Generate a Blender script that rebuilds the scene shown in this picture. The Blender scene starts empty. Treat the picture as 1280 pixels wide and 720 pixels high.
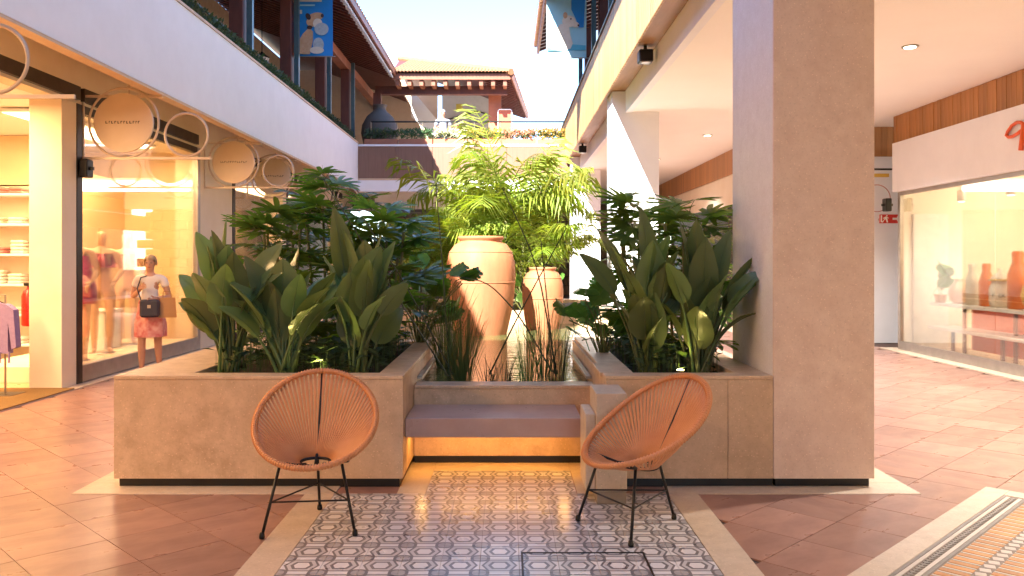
import bpy, bmesh, math, random
from mathutils import Vector, Matrix, Euler
random.seed(7)
R = math.radians
sc = bpy.context.scene
col = sc.collection

# ------------------------------------------------------------------ camera
F, CX, CY, EYE = 1040.0, 634.0, 326.0, 1.5
cam_d = bpy.data.cameras.new('camera')
cam = bpy.data.objects.new('camera', cam_d); col.objects.link(cam)
cam_d.sensor_width = 36; cam_d.lens = 36 * F / 1280
cam_d.shift_x = (640 - CX) / 1280; cam_d.shift_y = -(360 - CY) / 1280
cam_d.clip_start = .05; cam_d.clip_end = 1500
cam.location = (0, 0, EYE); cam.rotation_euler = (R(90), 0, 0)
sc.camera = cam
# ------------------------------------------------------------------ sky, sun, exposure
SUN = Vector((.46, 1.05, -1)).normalized()
w = bpy.data.worlds.new('World'); sc.world = w; w.use_nodes = True
nt = w.node_tree
sky = nt.nodes.new('ShaderNodeTexSky'); sky.sky_type = 'NISHITA'; sky.sun_disc = False
sky.sun_elevation = math.asin(-SUN.z); sky.sun_rotation = math.atan2(-SUN.x, -SUN.y)
sky.altitude = 50; sky.air_density = 1.0; sky.dust_density = 0.0; sky.ozone_density = 4.5
bg = nt.nodes['Background']; bg.inputs['Strength'].default_value = .078
nt.links.new(sky.outputs[0], bg.inputs[0])
sun_d = bpy.data.lights.new('sun', 'SUN'); sun_d.energy = 3.9; sun_d.angle = R(.53); sun_d.color = (1, .93, .82)
sun = bpy.data.objects.new('sun', sun_d); col.objects.link(sun)
sun.rotation_euler = SUN.to_track_quat('-Z', 'Y').to_euler(); sun.location = (-8, -12, 20)
sc.view_settings.view_transform = 'Standard'; sc.view_settings.look = 'None'
sc.view_settings.exposure = 2.85; sc.view_settings.gamma = 1; sc.view_settings.use_curve_mapping = False

# ------------------------------------------------------------------ helpers
def px(x, y, Y):                       # picture point at distance Y -> world
    return Vector(((x - CX) * Y / F, Y, EYE - (y - CY) * Y / F))

class MB:
    def __init__(s): s.v = []; s.f = []
    def add(s, vs, fs):
        o = len(s.v); s.v += [tuple(p) for p in vs]; s.f += [tuple(i + o for i in f) for f in fs]; return s
    def box(s, x0, x1, y0, y1, z0, z1, c=0.0):
        if x0 > x1: x0, x1 = x1, x0
        if y0 > y1: y0, y1 = y1, y0
        if z0 > z1: z0, z1 = z1, z0
        if c <= 0:
            return s.add([(x0,y0,z0),(x1,y0,z0),(x1,y1,z0),(x0,y1,z0),(x0,y0,z1),(x1,y0,z1),(x1,y1,z1),(x0,y1,z1)],
                  [(0,3,2,1),(4,5,6,7),(0,1,5,4),(1,2,6,5),(2,3,7,6),(3,0,4,7)])
        c = min(c, (x1-x0)*.45, (y1-y0)*.45, (z1-z0)*.45)
        vs = []; ix = {}
        X = (x0, x1); Y = (y0, y1); Z = (z0, z1)
        for i in (0,1):
            for j in (0,1):
                for k in (0,1):
                    sx, sy, sz = (c if i == 0 else -c), (c if j == 0 else -c), (c if k == 0 else -c)
                    ix[i,j,k,0] = len(vs); vs.append((X[i], Y[j]+sy, Z[k]+sz))
                    ix[i,j,k,1] = len(vs); vs.append((X[i]+sx, Y[j], Z[k]+sz))
                    ix[i,j,k,2] = len(vs); vs.append((X[i]+sx, Y[j]+sy, Z[k]))
        fs = []
        for i in (0,1):
            q = [ix[i,0,0,0], ix[i,1,0,0], ix[i,1,1,0], ix[i,0,1,0]]; fs.append(q if i else q[::-1])
            q = [ix[0,i,0,1], ix[0,i,1,1], ix[1,i,1,1], ix[1,i,0,1]]; fs.append(q if i else q[::-1])
            q = [ix[0,0,i,2], ix[1,0,i,2], ix[1,1,i,2], ix[0,1,i,2]]; fs.append(q if i else q[::-1])
        for a in (0,1):
            for b in (0,1):
                fs.append([ix[a,b,0,0], ix[a,b,1,0], ix[a,b,1,1], ix[a,b,0,1]] if (a+b) % 2 else [ix[a,b,0,0], ix[a,b,0,1], ix[a,b,1,1], ix[a,b,1,0]])
                fs.append([ix[a,0,b,0], ix[a,0,b,2], ix[a,1,b,2], ix[a,1,b,0]] if (a+b) % 2 else [ix[a,0,b,0], ix[a,1,b,0], ix[a,1,b,2], ix[a,0,b,2]])
                fs.append([ix[0,a,b,1], ix[1,a,b,1], ix[1,a,b,2], ix[0,a,b,2]] if (a+b) % 2 else [ix[0,a,b,1], ix[0,a,b,2], ix[1,a,b,2], ix[1,a,b,1]])
                for d in (0,1):
                    t = [ix[a,b,d,0], ix[a,b,d,1], ix[a,b,d,2]]; fs.append(t if (a+b+d) % 2 else t[::-1])
        return s.add(vs, fs)
    def tube(s, pts, r, n=6, closed=False, cap=True):
        pts = [Vector(p) for p in pts]; m = len(pts)
        rs = r if isinstance(r, (list, tuple)) else [r] * m
        vs = []; fs = []; up = None
        for i, p in enumerate(pts):
            if closed: t = pts[(i+1) % m] - pts[i-1]
            else: t = pts[min(i+1, m-1)] - pts[max(i-1, 0)]
            t.normalize()
            if up is None:
                up = Vector((0,0,1)) if abs(t.z) < .9 else Vector((1,0,0))
            u = (up - t * up.dot(t)); 
            if u.length < 1e-6: u = t.orthogonal()
            u.normalize(); up = u; b = t.cross(u)
            for k in range(n):
                a = 2 * math.pi * k / n
                vs.append(p + (u * math.cos(a) + b * math.sin(a)) * rs[i])
        for i in range(m if closed else m - 1):
            j = (i + 1) % m
            for k in range(n):
                l = (k + 1) % n
                fs.append((i*n+k, i*n+l, j*n+l, j*n+k))
        if cap and not closed:
            fs.append(tuple(range(n))[::-1]); fs.append(tuple((m-1)*n+k for k in range(n)))
        return s.add(vs, fs)
    def lathe(s, prof, c=(0,0,0), n=32, sx=1, sy=1):
        vs = []; fs = []
        for r, z in prof:
            for k in range(n):
                a = 2*math.pi*k/n; vs.append((c[0]+r*sx*math.cos(a), c[1]+r*sy*math.sin(a), c[2]+z))
        for i in range(len(prof)-1):
            for k in range(n):
                l = (k+1) % n; fs.append((i*n+k, i*n+l, (i+1)*n+l, (i+1)*n+k))
        fs.append(tuple(range(n))[::-1]); fs.append(tuple((len(prof)-1)*n+k for k in range(n)))
        return s.add(vs, fs)
    def prism(s, poly, axis, a0, a1):   # poly 2D extruded along axis ('x','y','z')
        n = len(poly)
        def P(p, a):
            return {'x': (a, p[0], p[1]), 'y': (p[0], a, p[1]), 'z': (p[0], p[1], a)}[axis]
        vs = [P(p, a0) for p in poly] + [P(p, a1) for p in poly]
        fs = [tuple(range(n))[::-1], tuple(range(n, 2*n))] + [(i, (i+1) % n, n+(i+1) % n, n+i) for i in range(n)]
        return s.add(vs, fs)
    def mesh(s, name, mat, smooth=False, off=(0,0,0)):
        me = bpy.data.meshes.new(name)
        ox, oy, oz = off
        me.from_pydata([(a-ox, b-oy, c-oz) for a, b, c in s.v], [], s.f)
        if mat: me.materials.append(mat)
        bm = bmesh.new(); bm.from_mesh(me); bmesh.ops.recalc_face_normals(bm, faces=bm.faces); bm.to_mesh(me); bm.free()
        if smooth:
            me.polygons.foreach_set('use_smooth', [True]*len(me.polygons))
        me.update(); return me
    def build(s, name, mat, parent=None, smooth=False, world=True, keepnormals=False):
        off = (0,0,0)
        if parent is not None and world:
            r = parent
            while r.parent: r = r.parent
            off = tuple(r.location)
        me = s.mesh(name, mat, smooth, off)
        o = bpy.data.objects.new(name, me); col.objects.link(o); o.parent = parent
        return o
def tag(o, label=None, cat=None, group=None, kind=None):
    if label: o['label'] = label
    if cat: o['category'] = cat
    if group: o['group'] = group
    if kind: o['kind'] = kind
    return o
def thing(name, label, cat, loc=(0,0,0), rz=0, group=None):
    o = bpy.data.objects.new(name, None); o.empty_display_size = .1; col.objects.link(o)
    o.location = loc; o.rotation_euler = (0,0,rz); return tag(o, label, cat, group)
def inst(name, me, parent, loc=(0,0,0), rot=(0,0,0), scale=(1,1,1)):
    o = bpy.data.objects.new(name, me); col.objects.link(o); o.parent = parent
    o.location = loc; o.rotation_euler = rot; o.scale = scale; return o
def bx(name, mat, parent, *a, c=0.0):
    return MB().box(*a, c=c).build(name, mat, parent)
def copy_tree(o, parent=None):
    c = o.copy(); col.objects.link(c); c.parent = parent
    for ch in list(o.children): copy_tree(ch, c)
    return c

# ------------------------------------------------------------------ materials
def nodes(name):
    m = bpy.data.materials.new(name); m.use_nodes = True
    t = m.node_tree; return m, t, t.nodes['Principled BSDF'], t.nodes['Material Output']
def N(t, typ, **kw):
    n = t.nodes.new(typ)
    for k, v in kw.items(): setattr(n, k, v)
    return n
def setp(b, **kw):
    for k, v in kw.items(): b.inputs[k].default_value = v
def mathn(t, op, a, b=None, c=None):
    n = N(t, 'ShaderNodeMath', operation=op)
    for i, x in enumerate((a, b, c)):
        if x is None: continue
        if isinstance(x, (int, float)): n.inputs[i].default_value = x
        else: t.links.new(x, n.inputs[i])
    return n.outputs[0]
def mixc(t, fac, a, b, blend='MIX'):
    n = N(t, 'ShaderNodeMix', data_type='RGBA', blend_type=blend)
    for s_, x in ((0, fac), (6, a), (7, b)):
        if isinstance(x, (int, float)): n.inputs[s_].default_value = x
        elif isinstance(x, tuple): n.inputs[s_].default_value = (*x[:3], 1)
        else: t.links.new(x, n.inputs[s_])
    return n.outputs[2]
def pm(name, c1, c2=None, scale=6, rough=.6, bump=0.0, metal=0.0, spec=.5, detail=6, rnd=0.0, stretch=(1,1,1), rvar=.1, coord='Object', bscale=None):
    """noise-mottled principled material; rnd varies value per object"""
    m, t, b, out = nodes(name)
    if c2 is None: c2 = tuple(x * .8 for x in c1)
    tc = N(t, 'ShaderNodeTexCoord'); mp = N(t, 'ShaderNodeMapping')
    mp.inputs['Scale'].default_value = stretch
    if coord == 'World':
        g = N(t, 'ShaderNodeNewGeometry'); t.links.new(g.outputs['Position'], mp.inputs[0])
    else: t.links.new(tc.outputs[coord], mp.inputs[0])
    no = N(t, 'ShaderNodeTexNoise'); no.inputs['Scale'].default_value = scale; no.inputs['Detail'].default_value = detail; no.inputs['Roughness'].default_value = .6
    t.links.new(mp.outputs[0], no.inputs['Vector'])
    rp = N(t, 'ShaderNodeMapRange'); rp.inputs[1].default_value = .3; rp.inputs[2].default_value = .7
    t.links.new(no.outputs[0], rp.inputs[0])
    cc = mixc(t, rp.outputs[0], c1, c2)
    if rnd:
        oi = N(t, 'ShaderNodeObjectInfo')
        hv = N(t, 'ShaderNodeHueSaturation'); t.links.new(cc, hv.inputs['Color'])
        t.links.new(mathn(t, 'MULTIPLY_ADD', oi.outputs['Random'], 2*rnd, 1-rnd), hv.inputs['Value'])
        cc = hv.outputs[0]
    t.links.new(cc, b.inputs['Base Color'])
    t.links.new(mathn(t, 'MULTIPLY_ADD', no.outputs[0], rvar*2, rough-rvar), b.inputs['Roughness'])
    setp(b, Metallic=metal); b.inputs['Specular IOR Level'].default_value = spec
    if bump:
        n2 = N(t, 'ShaderNodeTexNoise'); n2.inputs['Scale'].default_value = bscale or scale*4; n2.inputs['Detail'].default_value = 5
        t.links.new(mp.outputs[0], n2.inputs['Vector'])
        bp = N(t, 'ShaderNodeBump'); bp.inputs['Strength'].default_value = bump; bp.inputs['Distance'].default_value = .02
        t.links.new(n2.outputs[0], bp.inputs['Height']); t.links.new(bp.outputs[0], b.inputs['Normal'])
    return m
def leafmat(name, c1, c2, rough=.35, trans=.35, scale=4, rnd=.36, tcol=None):
    m, t, b, out = nodes(name)
    tc = N(t, 'ShaderNodeTexCoord'); no = N(t, 'ShaderNodeTexNoise'); no.inputs['Scale'].default_value = scale
    t.links.new(tc.outputs['Object'], no.inputs['Vector'])
    oi = N(t, 'ShaderNodeObjectInfo')
    g = N(t, 'ShaderNodeNewGeometry')
    f = mathn(t, 'MULTIPLY_ADD', g.outputs['Random Per Island'], .6, mathn(t, 'MULTIPLY', no.outputs[0], .5))
    cc = mixc(t, f, c1, c2)
    hv = N(t, 'ShaderNodeHueSaturation'); t.links.new(cc, hv.inputs['Color'])
    t.links.new(mathn(t, 'MULTIPLY_ADD', oi.outputs['Random'], 2*rnd, 1-rnd), hv.inputs['Value'])
    t.links.new(mathn(t, 'MULTIPLY_ADD', oi.outputs['Random'], .05, .472), hv.inputs['Hue'])
    t.links.new(hv.outputs[0], b.inputs['Base Color']); setp(b, Roughness=rough)
    tr = N(t, 'ShaderNodeBsdfTranslucent')
    tcc = mixc(t, 1.0, hv.outputs[0], tcol or (1.6, 1.7, .6), 'MULTIPLY'); t.links.new(tcc, tr.inputs[0])
    mx = N(t, 'ShaderNodeMixShader'); mx.inputs[0].default_value = trans
    t.links.new(b.outputs[0], mx.inputs[1]); t.links.new(tr.outputs[0], mx.inputs[2]); t.links.new(mx.outputs[0], out.inputs[0])
    return m
def emis(name, c, s):
    m, t, b, out = nodes(name); setp(b, **{'Base Color': (*c, 1), 'Emission Color': (*c, 1), 'Emission Strength': s}); return m
def glassmat(name, tint=(1,1,1), refl=.09):
    m, t, b, out = nodes(name); t.nodes.remove(b)
    tr = N(t, 'ShaderNodeBsdfTransparent'); tr.inputs[0].default_value = (*tint, 1)
    gl = N(t, 'ShaderNodeBsdfGlossy'); gl.inputs['Roughness'].default_value = .015; gl.inputs[0].default_value = (1,1,1,1)
    lw = N(t, 'ShaderNodeLayerWeight'); lw.inputs[0].default_value = .25
    f = mathn(t, 'MINIMUM', mathn(t, 'MULTIPLY_ADD', lw.outputs['Fresnel'], .7, refl), .6)
    mx = N(t, 'ShaderNodeMixShader'); t.links.new(f, mx.inputs[0])
    t.links.new(tr.outputs[0], mx.inputs[1]); t.links.new(gl.outputs[0], mx.inputs[2]); t.links.new(mx.outputs[0], out.inputs[0])
    return m

def stonemat(name, c1, c2, c3, rough=.38):
    """honed travertine: fine mottling, larger veils, small darker pits"""
    m, t, b, out = nodes(name)
    tc = N(t, 'ShaderNodeTexCoord')
    def noise(s, d=6, v=None):
        n = N(t, 'ShaderNodeTexNoise'); n.inputs['Scale'].default_value = s; n.inputs['Detail'].default_value = d; n.inputs['Roughness'].default_value = .65
        t.links.new(v or tc.outputs['Object'], n.inputs['Vector']); return n.outputs[0]
    def ramp(v, a, bb):
        r = N(t, 'ShaderNodeMapRange'); r.inputs[1].default_value = a; r.inputs[2].default_value = bb; t.links.new(v, r.inputs[0]); return r.outputs[0]
    big = noise(1.7); mid = noise(9); fine = noise(60, 3)
    cc = mixc(t, ramp(mid, .35, .65), c1, c2)
    cc = mixc(t, ramp(big, .4, .75), cc, c3)
    cc = mixc(t, mathn(t, 'MULTIPLY', ramp(fine, .55, .8), .5), cc, tuple(x*.55 for x in c2))
    vo = N(t, 'ShaderNodeTexVoronoi'); vo.inputs['Scale'].default_value = 38; t.links.new(tc.outputs['Object'], vo.inputs['Vector'])
    cc = mixc(t, mathn(t, 'MULTIPLY', ramp(vo.outputs['Distance'], .20, .10), .6), cc, tuple(x*1.25 for x in c1))
    t.links.new(cc, b.inputs['Base Color'])
    t.links.new(mathn(t, 'MULTIPLY_ADD', mid, .25, rough-.12), b.inputs['Roughness'])
    bp = N(t, 'ShaderNodeBump'); bp.inputs['Strength'].default_value = .12; bp.inputs['Distance'].default_value = .01
    t.links.new(fine, bp.inputs['Height']); t.links.new(bp.outputs[0], b.inputs['Normal'])
    return m

STONE = stonemat('beige_stone', (.70,.50,.33), (.51,.345,.21), (.64,.445,.28))
PSTONE = stonemat('pillar_stone', (.86,.68,.55), (.74,.55,.43), (.81,.62,.50), .45)
SKYTINT = stonemat('skylight_tinted_stone', (.84,.81,.82), (.76,.72,.72), (.81,.77,.77), .45)  # same stone as the pillar, paled to paint skylight on its side
BORDER = stonemat('border_stone', (.62,.50,.38), (.52,.41,.30), (.57,.44,.32), .4)
BENCH = pm('bench_stone', (.54,.36,.30), (.46,.29,.235), scale=5, rough=.3)
PLINTH = pm('black_plinth', (.006,.006,.006), (.012,.011,.01), rough=.35)
PLASTER = pm('white_plaster', (.82,.84,.89), (.77,.79,.84), scale=2.5, rough=.7, bump=.08, bscale=40)
CREAM = pm('cream_plaster', (.80,.70,.55), (.74,.63,.47), scale=2, rough=.65, bump=.06, bscale=40)
CEIL = pm('ceiling_paint', (.88,.87,.84), (.85,.84,.81), scale=1.2, rough=.6)
BEIGE = pm('beige_trim', (.62,.47,.33), (.55,.40,.27), rough=.55)
DARK = pm('dark_frame', (.045,.032,.025), (.03,.022,.018), rough=.4, metal=.3)
STEEL = pm('brushed_steel', (.45,.42,.38), (.38,.35,.31), rough=.35, metal=.8)
BLACK = pm('black_steel', (.012,.012,.012), (.02,.018,.016), rough=.4, metal=.4)
TERRA = pm('terracotta_tile', (.36,.195,.145), (.245,.13,.10), scale=2.4, rough=.31, bump=.05, bscale=9, rnd=.16, rvar=.15, stretch=(1,2.2,1))
GROUT = pm('floor_grout', (.10,.055,.04), (.075,.04,.03), scale=20, rough=.7)
WOOD = pm('pale_cladding', (.60,.38,.18), (.46,.27,.12), scale=2.5, rough=.5, stretch=(6,6,.5), rnd=.2)
WOODB = pm('honey_cladding', (.46,.22,.075), (.34,.15,.045), scale=3, rough=.5, stretch=(6,6,.4), rnd=.16)
SOFWOOD = pm('soffit_wood', (.42,.22,.10), (.32,.16,.07), scale=3, rough=.5, stretch=(3,.3,3))
MAROON = pm('maroon_timber', (.16,.048,.034), (.10,.03,.024), scale=4, rough=.5, stretch=(2,2,.5))
BEAMW = pm('red_timber', (.30,.11,.06), (.22,.075,.042), scale=4, rough=.5)
TEAL = pm('blue_grey_steel', (.10,.17,.20), (.07,.12,.15), rough=.4, metal=.3)
ROOFT = pm('roof_tile', (.40,.20,.095), (.28,.125,.06), scale=5, rough=.7, bump=.2)
GLASS = glassmat('shop_glass', (.97,.96,.93), .05)
CLAY = pm('terracotta_clay', (.43,.175,.08), (.30,.11,.05), scale=2.2, rough=.7, bump=.2, bscale=12, stretch=(1.6,1.6,.5))
CLAYD = pm('dark_clay', (.15,.115,.10), (.11,.085,.07), scale=3, rough=.7)
SOIL = pm('soil', (.035,.022,.014), (.02,.013,.008), scale=14, rough=.9, bump=.6, bscale=30)
PANELB = pm('brown_panel', (.23,.125,.085), (.19,.10,.068), scale=3, rough=.55, stretch=(8,1,.5))
TRAV_WALL = pm('brown_stone', (.33,.22,.13), (.20,.125,.075), scale=3, rough=.8, bump=.4, rnd=.25)

LSTREL = leafmat('strelitzia_leaf', (.10,.155,.06), (.17,.225,.085), rough=.28, trans=.24)
LRHAP = leafmat('fan_palm_leaf', (.065,.135,.04), (.15,.24,.055), rough=.22, trans=.42)
LMON = leafmat('monstera_leaf', (.06,.15,.03), (.11,.24,.045), rough=.32, trans=.3)
LPALM = leafmat('palm_leaf', (.12,.20,.03), (.28,.31,.05), rough=.4, trans=.42)
LREED = leafmat('reed_green', (.09,.16,.04), (.17,.24,.06), rough=.5, trans=.2)
LREEDD = leafmat('reed_dark', (.04,.055,.025), (.07,.085,.04), rough=.5, trans=.1)
LHEDGE = leafmat('hedge_leaf', (.035,.07,.028), (.06,.11,.04), rough=.5, trans=.25)
STALK = pm('palm_stalk', (.16,.17,.05), (.12,.12,.04), rough=.5)

# ------------------------------------------------------------------ ground
g = MB().box(-70, 70, -40, 140, -.5, -.012).build('ground', GROUT); tag(g, kind='structure')
pave = MB().box(-5.25, 6.72, -3, 41, -.2, -.010).build('pavement', GROUT); tag(pave, kind='structure')
TS = .44
tile_me = MB().box(-TS/2+.002, TS/2-.002, -TS/2+.002, TS/2-.002, -.03, 0).mesh('paving_tile', TERRA)
def in_planter(x, y):
    return (-2.60 < x < 2.4 and 5.5 < y < 16.6) and not (-.69 < x < .65 and y < 6.13)
def in_carpet(x, y): return -1.04 < x < .98 and 2.6 < y < 5.28
cand = []
s2 = math.sqrt(.5)
for i in range(-60, 100):
    for j in range(-80, 100):
        u, v = i*TS + .1, j*TS + .06
        x, y = (u - v)*s2, (u + v)*s2
        if -5.0 < x < 6.5 and 2.2 < y < 24 and not in_carpet(x, y) and not (in_planter(x-.25, y) and in_planter(x+.25, y) and in_planter(x, y+.25) and in_planter(x, y-.25)):
            sx = CX + x/y*F; vis = -40 < sx < 1320 and not (250 < sx < 1080 and y > 8)
            a = (u - (-0.0))
            cand.append((0 if vis and y > 3.7 else 1, y, x))
cand.sort()
for k, (h, y, x) in enumerate(cand[:300]):
    inst('paving_tile', tile_me, pave, (x, y, random.uniform(-.0008, .0008)), (0, 0, R(45) + random.choice((0, math.pi/2, math.pi))))
m = MB()
for h, y, x in cand[300:]:
    q = TS*.993*s2
    m.add([(x-q,y,0),(x,y-q,0),(x+q,y,0),(x,y+q,0)], [(0,1,2,3)])
tag(m.build('paving_tiles', TERRA, pave), kind='stuff')

# encaustic carpet: pattern printed on each tile (object space, hexagon in the middle, ovals at the corners)
def hexmat():
    m, t, b, out = nodes('encaustic_tile')
    tc = N(t, 'ShaderNodeTexCoord'); sp = N(t, 'ShaderNodeSeparateXYZ'); t.links.new(tc.outputs['Object'], sp.inputs[0])
    x = mathn(t, 'DIVIDE', sp.outputs[0], .194); y = mathn(t, 'DIVIDE', sp.outputs[1], .194)
    ax = mathn(t, 'ABSOLUTE', x); ay = mathn(t, 'ABSOLUTE', y)
    hexd = mathn(t, 'MAXIMUM', mathn(t, 'DIVIDE', ay, .40), mathn(t, 'DIVIDE', mathn(t, 'MULTIPLY_ADD', ay, .42, ax), .455))
    ox = mathn(t, 'SUBTRACT', .5, ax); oy = mathn(t, 'SUBTRACT', .5, ay)
    ovd = mathn(t, 'POWER', mathn(t, 'ADD', mathn(t, 'POWER', mathn(t, 'DIVIDE', ox, .255), 2.6), mathn(t, 'POWER', mathn(t, 'DIVIDE', oy, .235), 2.6)), .385)
    def band(d, a, bb):
        return mathn(t, 'MULTIPLY', mathn(t, 'GREATER_THAN', d, a), mathn(t, 'LESS_THAN', d, bb))
    white = (.76,.75,.77); grey = (.36,.355,.375); dark = (.085,.088,.11); pale=(.56,.555,.575)
    cc = mixc(t, mathn(t, 'LESS_THAN', hexd, 1.0), white, pale)
    cc = mixc(t, band(hexd, .86, 1.0), cc, dark)
    cc = mixc(t, band(hexd, .45, .64), cc, dark)
    cc = mixc(t, mathn(t, 'LESS_THAN', hexd, .45), cc, white)
    cc = mixc(t, mathn(t, 'LESS_THAN', ovd, 1.0), cc, dark)
    cc = mixc(t, mathn(t, 'LESS_THAN', ovd, .68), cc, grey)
    g = N(t, 'ShaderNodeNewGeometry'); no = N(t, 'ShaderNodeTexNoise'); no.inputs['Scale'].default_value = 7; no.inputs['Detail'].default_value = 8
    t.links.new(g.outputs['Position'], no.inputs['Vector'])
    cc = mixc(t, mathn(t, 'MULTIPLY', no.outputs[0], .34), cc, (.42,.39,.38))
    oi = N(t, 'ShaderNodeObjectInfo'); hv = N(t, 'ShaderNodeHueSaturation'); t.links.new(cc, hv.inputs['Color'])
    t.links.new(mathn(t, 'MULTIPLY_ADD', oi.outputs['Random'], .16, .92), hv.inputs['Value'])
    t.links.new(hv.outputs[0], b.inputs['Base Color'])
    t.links.new(mathn(t, 'MULTIPLY_ADD', no.outputs[0], .3, .16), b.inputs['Roughness'])
    b.inputs['Specular IOR Level'].default_value = .8; b.inputs['Coat Weight'].default_value = .35; b.inputs['Coat Roughness'].default_value = .22
    return m
HEX = hexmat()
CT = .194
ct_me = MB().box(-CT/2+.0008, CT/2-.0008, -CT/2+.0008, CT/2-.0008, -.02, 0, c=.0012).mesh('patterned_tile', HEX)
carp = MB().box(-1.105, 1.03, 2.6, 5.345, -.03, -.001).build('tile_carpet', GROUT); tag(carp, kind='structure')
MB().box(-.515, .41, 5.345, 6.04, -.03, -.001).build('tile_carpet_bed', GROUT, carp)
for i in range(11):
    for j in range(14):
        inst('patterned_tile', ct_me, carp, (-1.105 + CT*(i+.5), 5.345 - CT*(j+.5), .005))
ct_half = MB().box(-.0777/2+.0008, .0777/2-.0008, -CT/2+.0008, CT/2-.0008, -.02, 0, c=.0012).mesh('patterned_tile', HEX)
for i in range(5):
    for j in range(4):
        if j == 3: continue
        inst('patterned_tile', ct_me, carp, (-1.105 + CT*(i+3.5) - .0, 5.345 + CT*(j+.5), .005))
# stone borders
def border(name, *a, **k): return tag(bx(name, BORDER, None, *a, c=.002), kind='structure')
border('stone_border', -1.30, -1.108, 2.6, 5.34, -.02, .004)
border('stone_border', 1.033, 1.225, 2.6, 5.34, -.02, .004)
border('stone_border', -2.80, -1.108, 5.342, 5.60, -.02, .005)
border('stone_border', 1.033, 2.66, 5.342, 5.60, -.02, .005)
border('stone_border', -2.80, -2.58, 5.602, 8.6, -.02, .005)
border('stone_border', 2.42, 2.66, 5.602, 6.7, -.02, .005)
border('stone_border', -.71, -.524, 5.347, 6.2, -.02, .0045)
border('stone_border', .452, .66, 5.347, 6.2, -.02, .0045)
border('stone_border', -.523, .451, 5.93, 6.2, -.02, .0042)

# second carpet, laid diagonally on the right
c2 = bpy.data.objects.new('mosaic_carpet', None)
base = MB().box(0, 3.0, 0, 3.0, -.03, .001)
C2O = (3.17, 5.51, 0); C2R = R(-135)
mo = base.mesh('mosaic_carpet', pm('mosaic_grout', (.24,.18,.13), (.19,.14,.10), scale=30, rough=.6))
c2 = bpy.data.objects.new('mosaic_carpet', mo); col.objects.link(c2); tag(c2, kind='structure'); c2.location = C2O; c2.rotation_euler = (0,0,C2R)
ORT = pm('orange_tessera', (.58,.27,.075), (.50,.21,.05), scale=8, rough=.4, rnd=.18)
WHT = pm('white_tessera', (.62,.54,.46), (.56,.48,.40), scale=8, rough=.4, rnd=.1)
GRT = pm('grey_tessera', (.25,.22,.19), (.19,.165,.14), scale=12, rough=.45, rnd=.1)
# local axes: +x runs down the left edge, +y runs along the far edge
inst('border_stone', MB().box(0, 3, 0, .137, -.02, .005, c=.002).mesh('border_stone', BORDER), c2)
inst('border_stone', MB().box(.137, .274, .138, 3, -.02, .005, c=.002).mesh('border_stone', BORDER), c2) if False else inst('border_stone', MB().box(0, .137, .139, 3, -.02, .005, c=.002).mesh('border_stone', BORDER), c2)
bl = MB().box(0, 2.86, 0, .018, -.02, .004).mesh('border_line', GRT)
for yy in (.140, .252): inst('border_line', bl, c2, (.14, yy, 0))
bl2 = MB().box(0, 2.86, 0, .020, -.02, .0042).mesh('border_line', WHT)
for yy in (.162, .228): inst('border_line', bl2, c2, (.16, yy, 0))
chip = MB().box(-.013, .013, -.013, .013, -.02, .0045).mesh('border_chip', GRT)
for k in range(64): inst('border_chip', chip, c2, (.20 + k*.036, .205, 0), (0, 0, R(45)))
bar = MB().box(-.021, .021, -.066, .066, -.02, .004, c=.0015).mesh('mosaic_bar', ORT)
slim = MB().box(-.008, .008, -.066, .066, -.02, .0036).mesh('mosaic_slip', WHT)
sq = MB().box(-.025, .025, -.025, .025, -.02, .004, c=.0015).mesh('mosaic_square', WHT)
for s_ in range(5):
    for k in range(34):
        xx = .20 + k*.072 + (.036 if s_ % 2 else 0); yy = .345 + s_*.20
        inst('mosaic_bar', bar, c2, (xx, yy, 0))
        inst('mosaic_slip', slim, c2, (xx + .036, yy, 0))
        if s_ < 4: inst('mosaic_square', sq, c2, (xx + .018, yy + .10, 0), (0, 0, R(20)))

# ------------------------------------------------------------------ planters, pool, bench
ZP = .74
pl = thing('stone_planter', 'long beige stone planter holding three broad-leaved plants beside the lit windows', 'planter', (-1.65, 6.9, 0))
bx('front_panel', STONE, pl, -2.60, -1.6502, 5.50, 5.65, .06, .712, c=.0006)
bx('front_panel', STONE, pl, -1.6498, -.69, 5.50, 5.65, .06, .712, c=.0006)
bx('side_panel', STONE, pl, -2.60, -2.12, 5.652, 8.30, .06, .712, c=.002)
bx('side_panel', STONE, pl, -.87, -.69, 5.652, 8.30, .06, .712, c=.002)
bx('back_panel', STONE, pl, -2.118, -.872, 8.12, 8.30, .06, .712, c=.002)
bx('coping', STONE, pl, -2.602, -.688, 5.498, 5.652, .713, ZP, c=.004)
bx('coping', STONE, pl, -2.602, -2.12, 5.654, 8.302, .713, ZP, c=.004)
bx('coping', STONE, pl, -.87, -.688, 5.654, 6.95, .713, ZP, c=.004)
bx('coping', STONE, pl, -.87, -.688, 6.953, 8.302, .713, ZP, c=.004)
bx('plinth', PLINTH, pl, -2.575, -.715, 5.525, 8.27, 0, .062)
def soil(parent, x0, x1, y0, y1, z):
    m = MB(); nx, ny = 14, 14
    vs = [(x0+(x1-x0)*i/nx, y0+(y1-y0)*j/ny, z + random.uniform(-.02, .035)) for j in range(ny+1) for i in range(nx+1)]
    fs = [(j*(nx+1)+i, j*(nx+1)+i+1, (j+1)*(nx+1)+i+1, (j+1)*(nx+1)+i) for j in range(ny) for i in range(nx)]
    return m.add(vs, fs).build('soil', SOIL, parent, smooth=True)
soil(pl, -2.13, -.86, 5.64, 8.13, .66)
pr = thing('stone_planter', 'beige stone planter abutting the square pillar, full of dark broad-leaved plants', 'planter', (1.2, 6.9, 0))
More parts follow.
